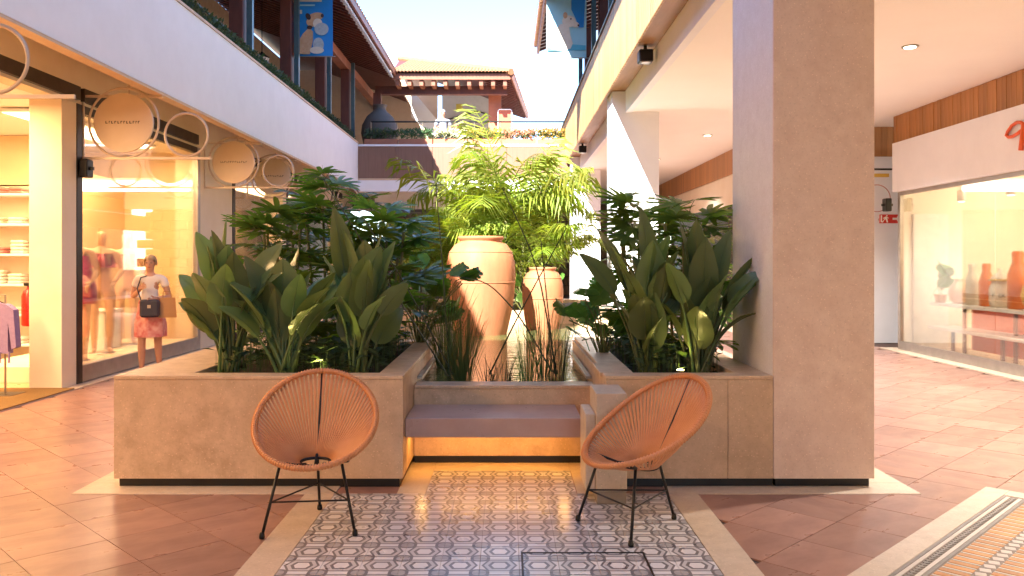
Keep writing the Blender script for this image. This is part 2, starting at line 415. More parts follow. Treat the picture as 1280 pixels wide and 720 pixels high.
bx('front_panel', STONE, pr, .65, 1.458, 5.50, 5.65, .06, .712, c=.002)
bx('front_panel', STONE, pr, 1.461, 1.758, 5.50, 5.65, .06, .712, c=.002)
bx('side_panel', STONE, pr, .65, .86, 5.652, 8.30, .06, .712, c=.002)
bx('side_panel', STONE, pr, 1.55, 1.757, 5.652, 8.30, .06, .712, c=.002)
bx('back_panel', STONE, pr, .862, 1.548, 8.12, 8.30, .06, .712, c=.002)
bx('coping', STONE, pr, .648, 1.758, 5.498, 5.66, .713, ZP, c=.004)
bx('coping', STONE, pr, .630, .86, 5.663, 6.18, .713, ZP, c=.004)
bx('coping', STONE, pr, .668, .86, 6.183, 8.302, .713, ZP, c=.004)
bx('coping', STONE, pr, 1.55, 1.757, 5.663, 8.302, .713, ZP, c=.004)
bx('plinth', PLINTH, pr, .675, 1.76, 5.525, 8.27, 0, .062)
soil(pr, .85, 1.56, 5.64, 8.13, .66)

# pool
pool = thing('reflecting_pool', 'shallow raised pool with stone kerb holding two clay jars and reeds', 'pool', (0, 9, 0))
bx('front_wall', STONE, pool, -.687, .647, 6.14, 6.33, .06, .555, c=.002)
bx('coping', STONE, pool, -.686, .646, 6.132, 6.335, .556, .582, c=.004)
bx('plinth', PLINTH, pool, -.686, .646, 6.165, 6.30, 0, .062)
bx('side_wall', STONE, pool, -2.60, -2.40, 8.31, 12.6, .0, .72, c=.004)
bx('side_wall', STONE, pool, 1.75, 1.95, 8.31, 12.6, .0, .72, c=.004)
bx('basin', pm('basin_tile', (.20,.17,.09), (.12,.12,.06), scale=6, rough=.6), pool, -2.41, 1.76, 6.34, 12.6, .30, .34)
for sx in (-.685, .64):
    bx('gutter', STEEL, pool, sx, sx+.04*(1 if sx < 0 else -1), 6.34, 8.3, .60, .62)
def watermat():
    m, t, b, out = nodes('pool_water')
    setp(b, **{'Base Color': (.10,.12,.045,1), 'Roughness': .03, 'IOR': 1.33})
    b.inputs['Specular IOR Level'].default_value = .9
    g = N(t, 'ShaderNodeNewGeometry'); mp = N(t, 'ShaderNodeMapping'); mp.inputs['Scale'].default_value = (3, 9, 1); t.links.new(g.outputs['Position'], mp.inputs[0])
    no = N(t, 'ShaderNodeTexNoise'); no.inputs['Scale'].default_value = 2.2; no.inputs['Detail'].default_value = 3; t.links.new(mp.outputs[0], no.inputs['Vector'])
    bp = N(t, 'ShaderNodeBump'); bp.inputs['Strength'].default_value = .35; bp.inputs['Distance'].default_value = .02; t.links.new(no.outputs[0], bp.inputs['Height']); t.links.new(bp.outputs[0], b.inputs['Normal'])
    return m
ZW = .545
wt = MB().add([(-.68,6.30,ZW),(.64,6.30,ZW),(.64,8.305,ZW),(-.68,8.305,ZW)], [(0,1,2,3)]).add([(-2.42,8.305,ZW),(1.77,8.305,ZW),(1.77,12.62,ZW),(-2.42,12.62,ZW)], [(0,1,2,3)]).build('water', watermat()); tag(wt, kind='structure')
pb = thing('palm_bed', 'low stone bed behind the clay jars planted with feathery palms', 'planter', (-.3, 14.5, 0))
bx('front_wall', STONE, pb, -2.60, 1.70, 12.61, 12.80, 0, .74, c=.004)
bx('side_wall', STONE, pb, -2.60, -2.42, 12.802, 16.6, 0, .74, c=.004)
bx('side_wall', STONE, pb, 1.52, 1.70, 12.802, 16.6, 0, .74, c=.004)
bx('back_wall', STONE, pb, -2.418, 1.518, 16.42, 16.6, 0, .74, c=.004)
soil(pb, -2.43, 1.53, 12.79, 16.43, .66)

# bench
bn = thing('stone_bench', 'brown stone slab bench spanning the two planters, lit orange underneath', 'bench', (-.1, 5.9, .31))
bx('seat', BENCH, bn, -.686, .50, 5.60, 6.138, .31, .440, c=.004)
# lamps under the bench
LAMP = emis('warm_lamp', (1, .62, .22), 1.2)
def lamp(name, kind, loc, energy, color, size=.1, rot=(0,0,0), parent=None, size_y=None, spot=None):
    d = bpy.data.lights.new(name, kind); d.energy = energy; d.color = color
    if kind == 'AREA':
        d.size = size
        if size_y: d.shape = 'RECTANGLE'; d.size_y = size_y
    elif kind == 'SPOT': d.spot_size = spot or R(90); d.spot_blend = .6; d.shadow_soft_size = size
    else: d.shadow_soft_size = size
    o = bpy.data.objects.new(name, d); col.objects.link(o); o.location = loc; o.rotation_euler = rot
    if parent: o.parent = parent
    return o
for k, lx in enumerate((-.60, .40)):
    t_ = thing('step_light', 'tiny warm lamp under the stone bench seat, %s' % ('at the end near the long planter' if k == 0 else 'at the end near the stone block'), 'lamp', (lx, 5.85, .295))
    MB().lathe([(.03,0),(.032,.013)], (lx,5.85,.296), 16).build('housing', STEEL, t_)
    MB().lathe([(.022,0),(.022,.003)], (lx,5.85,.291), 16).build('lens', LAMP, t_)
    lamp('bulb', 'AREA', (0,0,-.008), .12, (1,.48,.10), .05, parent=t_)
strip = tag(bx('light_strip', emis('warm_strip', (1,.50,.12), .8), None, -.5, .32, 5.98, 6.0, .298, .309), 'thin warm light strip fixed beneath the stone bench', 'lamp')
lamp('bulb', 'AREA', (.0,0,-.008), .34, (1,.48,.10), .8, parent=None, size_y=.03).location = (-.09, 5.99, .293)

# stepped stone block beside the bench
sb = thing('stone_block', 'pale stepped stone block between the bench and the orange chair', 'stone block', (.62, 5.24, 0))
bx('upper_block', BORDER, sb, .545, .735, 5.10, 5.48, .085, .686, c=.004)
bx('lower_step', BORDER, sb, .482, .543, 5.12, 5.48, .085, .556, c=.004)
bx('base', pm('base_stone', (.30,.24,.19), (.24,.19,.15), rough=.6), sb, .55, .732, 5.108, 5.48, .005, .084, c=.003)

# pillars
def pillar(y0, y1, top, label, x0=1.761, x1=2.427, mat=None):
    p = thing('stone_pillar', label, 'pillar', ((x0+x1)/2, (y0+y1)/2, 0), group=None)
    bx('plinth', PLINTH, p, x0+.02, x1-.025, y0+.025, y1-.025, 0, .062)
    zz = [.06, 1.37, 2.69, top]
    for a, b_ in zip(zz[:-1], zz[1:]):
        bx('side_slab', mat or SKYTINT, p, x0, x0+.019, y0+.02, y1, a + (.0 if a < .1 else .0004), b_, c=.0008)
        bx('cladding_slab', mat or PSTONE, p, x0+.0195, x1, y0+.0201, y1, a + (.0 if a < .1 else .0004), b_, c=.0008)
        bx('cladding_slab', mat or PSTONE, p, x0, x1, y0, y0+.0198, a + (.0 if a < .1 else .0004), b_, c=.0008)
    return p
pillar(5.50, 6.50, 4.29, 'massive square beige stone pillar rising from the end of the dark-leaved planter')
pillar(13.7, 14.4, 4.29, 'sunlit white stone pillar standing behind the square-pillar planter', 1.73, 2.50, PLASTER)
pillar(22.3, 23.0, 4.29, 'sunlit white stone pillar farthest along the colonnade, beside the palms', 1.73, 2.50, PLASTER)

# ------------------------------------------------------------------ right wing
rw = thing('gallery_building', 'two-storey gallery with pale timber fascia carried on square stone pillars', 'building', (5, 12, 0))
bx('ceiling', CEIL, rw, 2.05, 7.0, -3, 40, 3.95, 4.05)
bx('beam', PLASTER, rw, 1.95, 2.049, -3, 30, 3.94, 4.298)
bx('floor_slab', PLASTER, rw, 1.75, 12, -3, 40, 4.36, 4.9)
bx('soffit', SOFWOOD, rw, 1.68, 1.948, -3, 30.2, 4.30, 4.355)
PW = .13
plank_me = MB().box(0, .03, 0, PW-.010, 4.262, 5.46, c=.006).mesh('plank', WOOD)
y = 3.0
while y < 30.2:
    inst('plank', plank_me, rw, (1.648-5, y-12, random.uniform(-.002, .002))); y += PW
bx('fascia_core', SOFWOOD, rw, 1.681, 1.745, -3, 30.2, 4.358, 5.46)
bx('coping', DARK, rw, 1.62, 1.78, -3, 30.25, 5.465, 5.50)
# shop front one (X = 6.6)
XS = 6.6
bx('shop_wall', CREAM, rw, XS, XS+.12, -3, 14.1, 2.66, 3.48)
bx('sign_board', PLASTER, rw, XS-.10, XS-.002, 4, 14.05, 2.66, 3.478, c=.004)
hp = MB().box(-.028, 0, 0, .107, 3.482, 3.945, c=.004).mesh('plank', WOODB)
y = 6.0
while y < 14.05:
    inst('plank', hp, rw, (XS-5+random.uniform(-.012, .002), y-12, 0)); y += .11
bx('threshold', BORDER, rw, XS-.20, XS+.1, -2.9, 14.3, -.02, .012, c=.003)
bx('stall_riser', STEEL, rw, XS, XS+.05, 4.5, 14.05, .012, .10)
wn = bx('window', STEEL, rw, XS, XS+.06, 13.98, 14.06, .10, 2.655)
bx('frame', STEEL, wn, XS+.002, XS+.058, 4.5, 13.975, 2.60, 2.655)
bx('frame', STEEL, wn, XS+.002, XS+.058, 4.5, 13.975, .10, .15)
for a, b_ in ((4.5, 8.2), (8.21, 11.3), (11.31, 13.97)):
    bx('pane', GLASS, wn, XS+.024, XS+.034, a, b_, .15, 2.60)
SHOPW = pm('shop_wall_paint', (.80,.72,.58), (.76,.68,.54), scale=2, rough=.6)
bx('interior_wall', SHOPW, rw, 10.4, 10.5, -2.9, 15.2, 0, 3.6)
bx('interior_wall', SHOPW, rw, 6.8, 10.4, 14.3, 14.4, 0, 3.6)
bx('interior_wall', SHOPW, rw, 6.8, 10.4, -3.0, -2.9, 0, 3.6)
bx('interior_ceiling', CEIL, rw, 6.73, 10.4, -2.9, 14.3, 3.3, 3.4)
bx('interior_floor', pm('shop_floor', (.52,.42,.30), (.46,.36,.25), rough=.3), rw, 6.72, 10.4, -2.9, 14.3, -.005, .008)
# return wall and far shop
bx('return_wall', PLASTER, rw, 4.95, 8, 15.2, 15.35, 0, 3.40)
y = 4.95
hp2 = MB().box(0, .107, -.03, 0, 3.402, 3.945, c=.004).mesh('plank', WOODB)
while y < 7.4:
    inst('plank', hp2, rw, (y-5, 15.2-12, 0)); y += .11
hp3 = MB().box(-.03, 0, 0, .146, 3.402, 3.945, c=.004).mesh('plank', WOODB)
y = 15.36
while y < 34:
    inst('plank', hp3, rw, (4.95-5, y-12, 0)); y += .15
bx('far_wall', CREAM, rw, 4.96, 5.1, 15.36, 40, 2.75, 3.40)
for a in range(6):
    wy = 15.5 + a*3.2
    wq = bx('window', DARK, rw, 4.96, 5.04, wy, wy+.1, 0, 2.745)
    bx('pane', GLASS, wq, 4.99, 5.0, wy+.1, wy+3.1, .1, 2.74)
bx('interior_wall', SHOPW, rw, 8.0, 8.1, 15.36, 40, 0, 3.6)
bx('floor_strip', BORDER, rw, 4.7, 8, 15.36, 40, -.02, .01)
# upper storey right: posts, wall, roof
bx('upper_wall', pm('upper_wall_paint', (.62,.40,.26), (.55,.34,.22), rough=.7), rw, 4.6, 4.8, -3, 30, 4.9, 7.9)
for yy in (12.4, 15.2, 18.3, 21.6):
    bx('column', MAROON, rw, 2.02, 2.26, yy, yy+.24, 4.9, 7.75, c=.01)
    bx('steel_post', TEAL, rw, 1.86, 1.96, yy+.02, yy+.14, 4.9, 7.6)

# roofs: rafters, battens, barrel tiles ------------------------------------------------
def barrel_field(name, quad, n, rad, parent, mat=ROOFT, seg=5):
    """quad = eave0, eave1, ridge1, ridge0; n barrel courses from eave to ridge"""
    e0, e1, r1, r0 = [Vector(p) for p in quad]
    nrm = (e1-e0).cross(r0-e0).normalized()
    if nrm.z < 0: nrm = -nrm
    m = MB()
    for i in range(n):
        a = (i+.5)/n
        p, q = e0.lerp(e1, a), r0.lerp(r1, a)
        u = (e1-e0).normalized()
        rows = 10; vs = []; fs = []
        for k in range(rows+1):
            c = p.lerp(q, k/rows)
            for lift in ((0.0,) if k in (0, rows) else (.018, 0.0)):
                for s_ in range(seg+1):
                    an = math.pi*s_/seg
                    vs.append(c + u*math.cos(an)*rad + nrm*(math.sin(an)*rad + lift))
        L = len(vs)//(seg+1)
        for k in range(L-1):
            for s_ in range(seg):
                o = k*(seg+1)+s_; fs.append((o, o+1, o+seg+2, o+seg+1))
        m.add(vs, fs)
    o = m.build(name, mat, parent, smooth=False); tag(o, kind='stuff'); return o
def sheet(name, pts, th, mat, parent):
    e = [Vector(p) for p in pts]; nrm = (e[1]-e[0]).cross(e[-1]-e[0]).normalized()
    if nrm.z < 0: nrm = -nrm
    n = len(e); vs = e + [p + nrm*th for p in e]
    return MB().add(vs, [tuple(range(n))[::-1], tuple(range(n, 2*n))] + [(i, (i+1) % n, n+(i+1) % n, n+i) for i in range(n)]).build(name, mat, parent)
def rafters(parent, p0, p1, q0, q1, n, wd, ht, mat=MAROON):
    p0, p1, q0, q1 = map(Vector, (p0, p1, q0, q1))
    for i in range(n):
        a = (i+.5)/n; p, q = p0.lerp(p1, a), q0.lerp(q1, a)
        u = (p1-p0).normalized()*wd/2; d = Vector((0,0,-ht))
        MB().add([p-u, p+u, q+u, q-u, p-u+d, p+u+d, q+u+d, q-u+d], [(0,1,2,3),(7,6,5,4),(0,4,5,1),(1,5,6,2),(2,6,7,3),(3,7,4,0)]).build('rafter', mat, parent)

XE, ZE = -3.7, 7.4
rr = sheet('roof', [(.82,0,7.2),(.82,22.4,7.2),(4.6,22.4,8.6),(4.6,0,8.6)], .06, MAROON, rw)
rafters(rr, (.80,12,7.19), (.80,22.4,7.19), (4.5,12,8.56), (4.5,22.4,8.56), 30, .08, .12)
barrel_field('roof_tiles', [(.74,6,7.26),(.74,22.5,7.26),(4.6,22.5,8.66),(4.6,6,8.66)], 70, .10, rr)
bx('barge_board', BEAMW, rr, .80, .86, 6, 22.45, 7.08, 7.3)

# ------------------------------------------------------------------ left wing
lw = thing('gallery_building', 'two-storey shopping gallery with smooth white fascia and planted ledge', 'building', (-6, 12, 0))
XF, XG = -4.2, -5.2
bx('fascia', PLASTER, lw, XF-.16, XF, -3, 23.4, 3.56, 4.80)
bx('coping', BEIGE, lw, XF-.18, XF+.015, -3, 23.42, 4.803, 4.84)
bx('trim', BEIGE, lw, XF-.15, XF-.004, -3, 23.39, 3.525, 3.557)
bx('edge_beam', PLASTER, lw, XF-.16, XF, 23.45, 40, 3.56, 3.78)
bx('floor_slab', CREAM, lw, -12, XF-.162, -3, 40, 3.92, 4.22)
bx('shop_wall', CREAM, lw, XG-.2, XG, -3, 40, 3.40, 3.918)
for a, b_ in ((4.0, 10.05), (10.14, 13.9), (15.8, 19.2), (19.6, 26)):
    bx('shutter_box', DARK, lw, XG-.001, XG+.05, a, b_, 3.44, 3.60)
bx('threshold', BORDER, lw, XG-.05, XG+.18, -2.9, 40, -.02, .012, c=.003)
bx('pier', CREAM, lw, -5.57, XG+.012, 9.69, 10.02, 0, 3.398, c=.004)
bx('pier', CREAM, lw, -5.6, XG+.01, 14.05, 15.7, 0, 3.398, c=.004)
bx('pier', CREAM, lw, -5.6, XG+.01, 19.25, 19.55, 0, 3.398, c=.004)
bx('pier', CREAM, lw, -5.6, XG+.01, 26.0, 27.5, 0, 3.398, c=.004)
wn = bx('window', DARK, lw, XG-.06, XG+.02, 10.025, 10.15, .0, 3.398)
bx('frame', STEEL, wn, XG-.055, XG+.018, 10.152, 13.93, .02, .22)
bx('frame', STEEL, wn, XG-.06, XG+.02, 13.93, 14.045, .0, 3.398)
bx('frame', DARK, wn, XG-.055, XG+.015, 10.152, 13.93, 3.30, 3.398)
bx('pane', GLASS, wn, XG-.03, XG-.018, 10.152, 13.93, .22, 3.30)
for a, b_ in ((15.72, 19.24), (19.56, 25.98)):
    wq = bx('window', DARK, lw, XG-.06, XG+.02, a, a+.14, .0, 3.398)
    bx('frame', DARK, wq, XG-.055, XG+.018, a+.141, b_, 0, .2)
    bx('pane', GLASS, wq, XG-.03, XG-.018, a+.141, b_, .2, 3.398)
# interiors
WARMW = pm('warm_shop_wall', (.78,.62,.40), (.72,.56,.35), scale=2, rough=.6)
bx('interior_wall', WARMW, lw, -10.1, -10, -2.9, 15, 0, 3.7)
bx('interior_wall', WARMW, lw, -10, -5.61, 14.6, 14.7, 0, 3.7)
bx('interior_wall', WARMW, lw, -10, -5.3, -3.0, -2.9, 0, 3.7)
bx('window_backdrop', WARMW, lw, -6.75, -6.7, 12.6, 14.58, .012, 2.9)
bx('interior_ceiling', CEIL, lw, -10, -5.41, -2.9, 14.6, 3.40, 3.5)
bx('bulkhead', WARMW, lw, -10, -6.9, 12.6, 12.9, 2.65, 3.395)
bx('interior_floor', pm('shop_floor_warm', (.50,.34,.18), (.44,.29,.15), rough=.3), lw, -10, -5.21, -2.9, 14.6, -.005, .008)
bx('interior_wall', WARMW, lw, -8.1, -8.0, 15.4, 40, 0, 3.7)
bx('window_floor', CREAM, lw, -6.69, -5.29, 10.16, 13.9, .01, .20)
# upper gallery
bx('upper_wall', pm('upper_wall_tan', (.50,.36,.24), (.42,.29,.19), rough=.7), lw, -8.6, -8.4, -3, 46, 4.22, 9.0)
for yy in (8.0, 11.3, 14.4, 17.6, 20.8, 24.0):
    bx('column', MAROON, lw, -4.78, -4.54, yy-.12, yy+.12, 4.22, 7.0, c=.01)
    bx('steel_post', TEAL, lw, -4.50, -4.40, yy-.05, yy+.05, 4.22, 7.2)
bx('plate_beam', BEAMW, lw, -4.80, -4.56, 0, 34, 7.0, 7.24)
lr = sheet('roof', [(XE,-3,ZE),(XE,35,ZE),(-8.5,35,ZE+1.75),(-8.5,-3,ZE+1.75)], .06, MAROON, lw)
rafters(lr, (XE,9,ZE-.01), (XE,26.3,ZE-.01), (-8.4,9,ZE+1.70), (-8.4,26.3,ZE+1.70), 56, .09, .12)
rafters(lr, (XE-.05,12,ZE-.005), (XE-.05,26.3,ZE-.005), (XE+.10,12,ZE-.06), (XE+.10,26.3,ZE-.06), 80, .07, .07, PLASTER)
bx('barge_board', BEAMW, lr, XE+.12, XE+.17, 0, 26.4, ZE-.04, ZE+.16)
barrel_field('roof_tiles', [(XE+.16,0,ZE+.07),(XE+.16,26.4,ZE+.07),(-8.5,26.4,ZE+1.82),(-8.5,0,ZE+1.82)], 118, .10, lr)
# ledge railing
rl = MB().tube([(-4.62,2,5.32),(-4.62,23.4,5.32)], .02, 6).build('railing', BLACK, lw)
for k in range(17): MB().tube([(-4.62,2.5+k*1.3,4.22),(-4.62,2.5+k*1.3,5.32)], .014, 5).build('baluster', BLACK, rl)

# ------------------------------------------------------------------ bridge / terrace
YB = 23.4
tb = thing('terrace_bridge', 'upper terrace bridge with brown ribbed front panel over white beams', 'bridge', (-1.5, 25, 3.3))
bx('deck', CREAM, tb, XF+.01, 1.62, YB+.1, 34, 4.10, 4.32)
pmx = MB().box(-.52, .52, 0, .05, 3.82, 4.72, c=.004).mesh('front_panel', PANELB, off=(0,0,3.3))
for k in range(6):
    inst('front_panel', pmx, tb, (-3.67+k*1.045+1.5, YB-25, 0))
bx('coping', PLASTER, tb, XF+.01, 2.0, YB-.02, YB+.12, 4.722, 4.775)
bx('trim', BEIGE, tb, XF+.01, 2.0, YB-.015, YB+.1, 3.77, 3.818)
bx('beam', PLASTER, tb, XF+.01, 2.0, YB, YB+.4, 3.45, 3.768)
bx('beam', PLASTER, tb, XF+.01, 1.7, YB+3, YB+3.4, 3.15, 3.70)
bx('soffit', CEIL, tb, XF+.01, 1.7, YB+.42, 34, 3.95, 4.098)
rl = MB().tube([(XF+.3,YB+.42,5.48),(2.2,YB+.42,5.48)], .022, 6).build('railing', BLACK, tb)
MB().tube([(XF+.3,YB+.42,5.10),(2.2,YB+.42,5.10)], .008, 5).build('rail_wire', BLACK, rl)
for k in range(9): MB().tube([(XF+.3+k*.74,YB+.42,4.32),(XF+.3+k*.74,YB+.42,5.48)], .013, 5).build('baluster', STEEL, rl)
# brown stone wall under the bridge, in blocks
bw = thing('back_wall', 'rough brown block wall in the shade under the bridge', 'wall', (-1.5, 36, 0))
bx('core', pm('mortar', (.15,.10,.065), (.11,.075,.05), scale=8, rough=.9), bw, -5.2, 4.9, 36, 36.3, 0, 4.0)
blk = MB().box(-.36, .36, -.05, .05, -.19, .19, c=.02).mesh('block', TRAV_WALL)
for r_ in range(9):
    for k in range(14):
        inst('block', blk, bw, (-3.3+k*.74+(.37 if r_ % 2 else 0), -.03+random.uniform(-.02,.02), .22+r_*.40))
# far pavilion
fp = thing('roofed_pavilion', 'terrace pavilion under a low terracotta tile roof with timber eaves', 'building', (-2.5, 29, 4.32))
YE = 26.4
A_, B_ = Vector((XE-.0, YE, ZE)), Vector((.08, YE, ZE)); AP = Vector((-4.2, 32.5, ZE+1.9)); C_ = Vector((.75, 34, ZE)); AP2 = Vector((-4.2, 34, ZE+1.9))
rf = sheet('roof', [A_, B_, AP], .05, MAROON, fp)
sheet('roof_slope', [B_, C_, AP2, AP], .05, MAROON, fp)
# barrel tiles on the front hip (triangular field)
m = MB(); nrm = (B_-A_).cross(AP-A_).normalized()
for i in range(34):
    a = (i+.5)/34; p = A_.lerp(B_, a) + Vector((0,-.12,-.02))
    t0 = Vector((p.x, AP.y, AP.z))
    # up-slope until it meets the hip from B to AP
    f = max(.04, min(1, (B_.x - p.x)/(B_.x - AP.x)))
    q = Vector((p.x, YE + (AP.y-YE)*f, ZE + (AP.z-ZE)*f))
    vs = []; fs = []
    for k in range(9):
        c = p.lerp(q, k/8)
        for lift in ((0.0,) if k in (0, 8) else (.02, 0.0)):
            for s_ in range(6):
                an = math.pi*s_/5; vs.append(c + Vector((math.cos(an)*.06, 0, 0)) + nrm*(math.sin(an)*.07+.05+lift))
    L = len(vs)//6
    for k in range(L-1):
        for s_ in range(5):
            o = k*6+s_; fs.append((o, o+1, o+7, o+6))
    m.add(vs, fs)
tag(m.build('roof_tiles', ROOFT, rf), kind='stuff')
barrel_field('roof_tiles', [B_+Vector((.1,0,.05)), C_+Vector((.1,0,.05)), AP2+Vector((0,0,.05)), AP+Vector((0,0,.05))], 34, .09, rf)
MB().tube([B_+Vector((.05,-.1,.08)), AP+Vector((0,0,.1))], .11, 8).build('hip_tiles', ROOFT, rf)
bx('barge_board', BEAMW, fp, XE, .1, YE-.02, YE+.04, ZE-.15, ZE+.04)
bx('plate_beam', MAROON, fp, XE-.6, .0, YE+.65, YE+.9, ZE-.48, ZE-.22)
for k in range(10):
    bx('rafter_end', BEAMW, fp, XE+.15+k*.38, XE+.27+k*.38, YE+.045, YE+.66, ZE-.33, ZE-.12)
MB().tube([B_+Vector((.06,0,-.02)), C_+Vector((.06,0,-.02))], .07, 6).build('barge_board', BEAMW, fp)
rafters(fp, B_+Vector((0,.3,-.02)), C_+Vector((0,0,-.02)), B_+Vector((-1.0,.3,.3)), C_+Vector((-1.0,0,.3)), 20, .08, .1)
bx('wall', pm('pavilion_wall', (.66,.52,.40), (.60,.46,.34), rough=.7), fp, -8, -2.6, 31.0, 31.2, 4.32, 8.6)
bx('wall', pm('pavilion_back', (.60,.55,.50), (.55,.50,.45), rough=.7), fp, -2.6, .2, 33.2, 33.4, 4.32, 8.3)
bx('column', MAROON, fp, -4.35, -4.10, YE+.6, YE+.85, 4.32, ZE-.45)
bx('stone_pier', pm('red_pier', (.50,.17,.09), (.42,.13,.07), rough=.6), fp, -.62, -.20, YE+1.2, YE+1.6, 4.32, 7.1)
sheet('stair_side', [(-3.4,29.5,7.6),(-1.4,29.5,5.2),(-1.4,29.5,4.9),(-3.4,29.5,6.6)], .12, PLASTER, fp)
for k in range(4):
    MB().tube([(-2.6,33.15,5.2+k*.62),(-1.2,33.15,5.6+k*.62),(.15,33.15,5.2+k*.62)], .03, 5).build('truss', DARK, fp)
mn = bx('menu_board', pm('red_board', (.55,.14,.07), (.48,.11,.055), rough=.5), fp, -.28, .12, YE+.95, YE+1.0, 5.3, 6.45)
MB().tube([(-.30,YE+.92,5.3),(-.30,YE+.92,6.42),(-.27,YE+.92,6.47),(.11,YE+.92,6.47),(.15,YE+.92,6.42),(.15,YE+.92,5.3)], .018, 5).build('frame', PLASTER, mn)
bx('hanging_sign', pm('yellow_sign', (.55,.42,.06), (.45,.33,.05), rough=.5), fp, -1.72, -1.5, 28.0, 28.04, 6.55, 6.78)

# ------------------------------------------------------------------ unseen building added behind the viewer, shaped to shade the foreground
bb = thing('shade_block', 'unseen tall cream block added behind the viewer to shade the foreground', 'building', (0, -5, 0))
HB = 12.6
for (x0, x1, z0, z1) in ((-14, -3, 0, 3.6), (3, 14, 0, 3.6), (-14, 14, 3.6, 5.2), (-14, 1, 7.0, 8.6), (-14, 1, 10.4, HB)):
    bx('wall', CREAM, bb, x0, x1, -5, -3.05, z0, z1)
for zz in (5.2, 8.6):
    for k in range(4):
        x0 = -14 + k*3.75
        bx('wall_pier', CREAM, bb, x0, x0+1.9, -5, -3.05, zz, zz+1.8)
        f_ = bx('window', DARK, bb, x0+1.9, x0+3.75, -3.4, -3.35, zz, zz+.06)
        bx('pane', GLASS, f_, x0+1.9, x0+3.75, -3.38, -3.37, zz+.06, zz+1.8)
bx('roof', ROOFT, bb, -14.5, 1.4, -12, -2.9, HB, HB+.25)
bx('roof', ROOFT, bb, 1.41, 14.5, -12, -2.9, 5.2, 5.4)
bx('back_wall', CREAM, bb, -14, 1, -12, -11.8, 0, HB)
bx('side_wall', CREAM, bb, .8, 1, -11.79, -5.01, 5.4, HB)

# ------------------------------------------------------------------ lounge chairs
CORD = pm('orange_cord', (.74,.33,.135), (.66,.275,.105), scale=10, rough=.45, rvar=.05)
def make_chair(label, loc, rz):
    t = thing('cord_chair', label, 'chair', loc, rz, 'woven cord lounge chairs')
    C = Vector((0, .03, .602)); ax = Vector((0, .345, .215)); hw = .343
    def rim(a):
        k = math.cos(a)
        wd = hw*(1 + .05*k)
        p = C + Vector((math.sin(a)*wd, 0, 0)) + ax*k
        return p + Vector((0, .025*math.sin(a)**2, -.035*math.sin(a)**2))
    n = 96
    MB().tube([rim(2*math.pi*i/n) for i in range(n)], .0155, 8, closed=True).build('rim', CORD, t, smooth=True, world=False)
    # cord wraps over the rim
    m = MB()
    for i in range(132):
        a = 2*math.pi*i/132; p = rim(a); q = rim(a+.02); tt = (q-p).normalized(); u = tt.orthogonal().normalized(); b = tt.cross(u)
        ring = [p + (u*math.cos(x)+b*math.sin(x))*.0175 for x in [2*math.pi*k/7 for k in range(7)]]
        m.tube(ring, .0034, 4, closed=True)
    tag(m.build('rim_wraps', CORD, t, smooth=True, world=False), kind='stuff')
    hub = Vector((0, .045, .335))
    hubp = lambda a: hub + Vector((math.sin(a)*.085, math.cos(a)*.055, .01*math.cos(a)))
    MB().tube([hubp(2*math.pi*i/32) for i in range(32)], .009, 6, closed=True).build('hub_ring', BLACK, t, smooth=True, world=False)
    m = MB()
    for i in range(80):
        a = 2*math.pi*(i+.5)/80
        for d in (-.012, .012):
            p = rim(a+d); q = hubp(a + d*.4)
            mid = p.lerp(q, .5) + Vector((0, .006*math.cos(a), -.012))
            m.tube([p, p.lerp(mid, .5), mid, mid.lerp(q, .5), q], .0044, 5)
    tag(m.build('cords', CORD, t, smooth=True, world=False), kind='stuff')
    top = rim(0); 
    MB().tube([top + Vector((0,.01,0)), Vector((0,.27,.62)), Vector((0,.16,.43)), hub+Vector((0,.06,0))], .0075, 6).build('spine_rod', BLACK, t, smooth=True, world=False)
    feet = [Vector((-.247,-.25,0)), Vector((.247,-.25,0)), Vector((0,.25,0))]
    tops = [Vector((-.165,-.155,.385)), Vector((.165,-.155,.385)), Vector((0,.13,.372))]
    for f, tp in zip(feet, tops):
        lg = MB().tube([f+Vector((0,0,.012)), tp], .0085, 8).build('leg', BLACK, t, smooth=True, world=False)
        MB().lathe([(.014,0),(.016,.01),(.013,.028),(.009,.034)], tuple(f), 12).build('foot_cap', BLACK, lg, smooth=True, world=False)
    st = [f.lerp(tp, .47) for f, tp in zip(feet, tops)]
    for a, b in ((0,1),(1,2),(2,0)):
        MB().tube([st[a], st[b]], .005, 6).build('stretcher', BLACK, t, world=False)
    # bent support bars under the basket
    for s_ in (-1, 1):
        MB().tube([rim(math.pi - s_*.62) + Vector((0,0,-.012)), Vector((s_*.205,-.19,.392)), Vector((s_*.165,-.155,.382)), Vector((s_*.09,-.09,.352)), Vector((s_*.05,.0,.335))], .0085, 7).build('seat_bar', BLACK, t, smooth=True, world=False)
    MB().tube([hub+Vector((0,0,-.01)), Vector((0,.13,.372)), Vector((0,.2,.40)), Vector((0,.235,.5))], .0085, 7).build('seat_bar', BLACK, t, smooth=True, world=False)
    return t
make_chair('orange cord lounge chair facing straight out before the long planter', (-1.10, 4.75, .0055), R(6))
make_chair('orange cord lounge chair turned sideways beside the stepped stone block', (.746, 4.69, .0055), R(-61))

# access cover in the carpet
ac = thing('access_cover', 'thin black frame of a floor access cover set in the patterned tiles', 'floor cover', (.38, 3.9, .005))
for a in ((.07,.70,4.252,4.262),(.07,.08,3.55,4.25),(.69,.70,3.55,4.25),(.07,.70,3.54,3.549)):
    bx('frame_bar', BLACK, ac, a[0], a[1], a[2], a[3], .004, .0085)

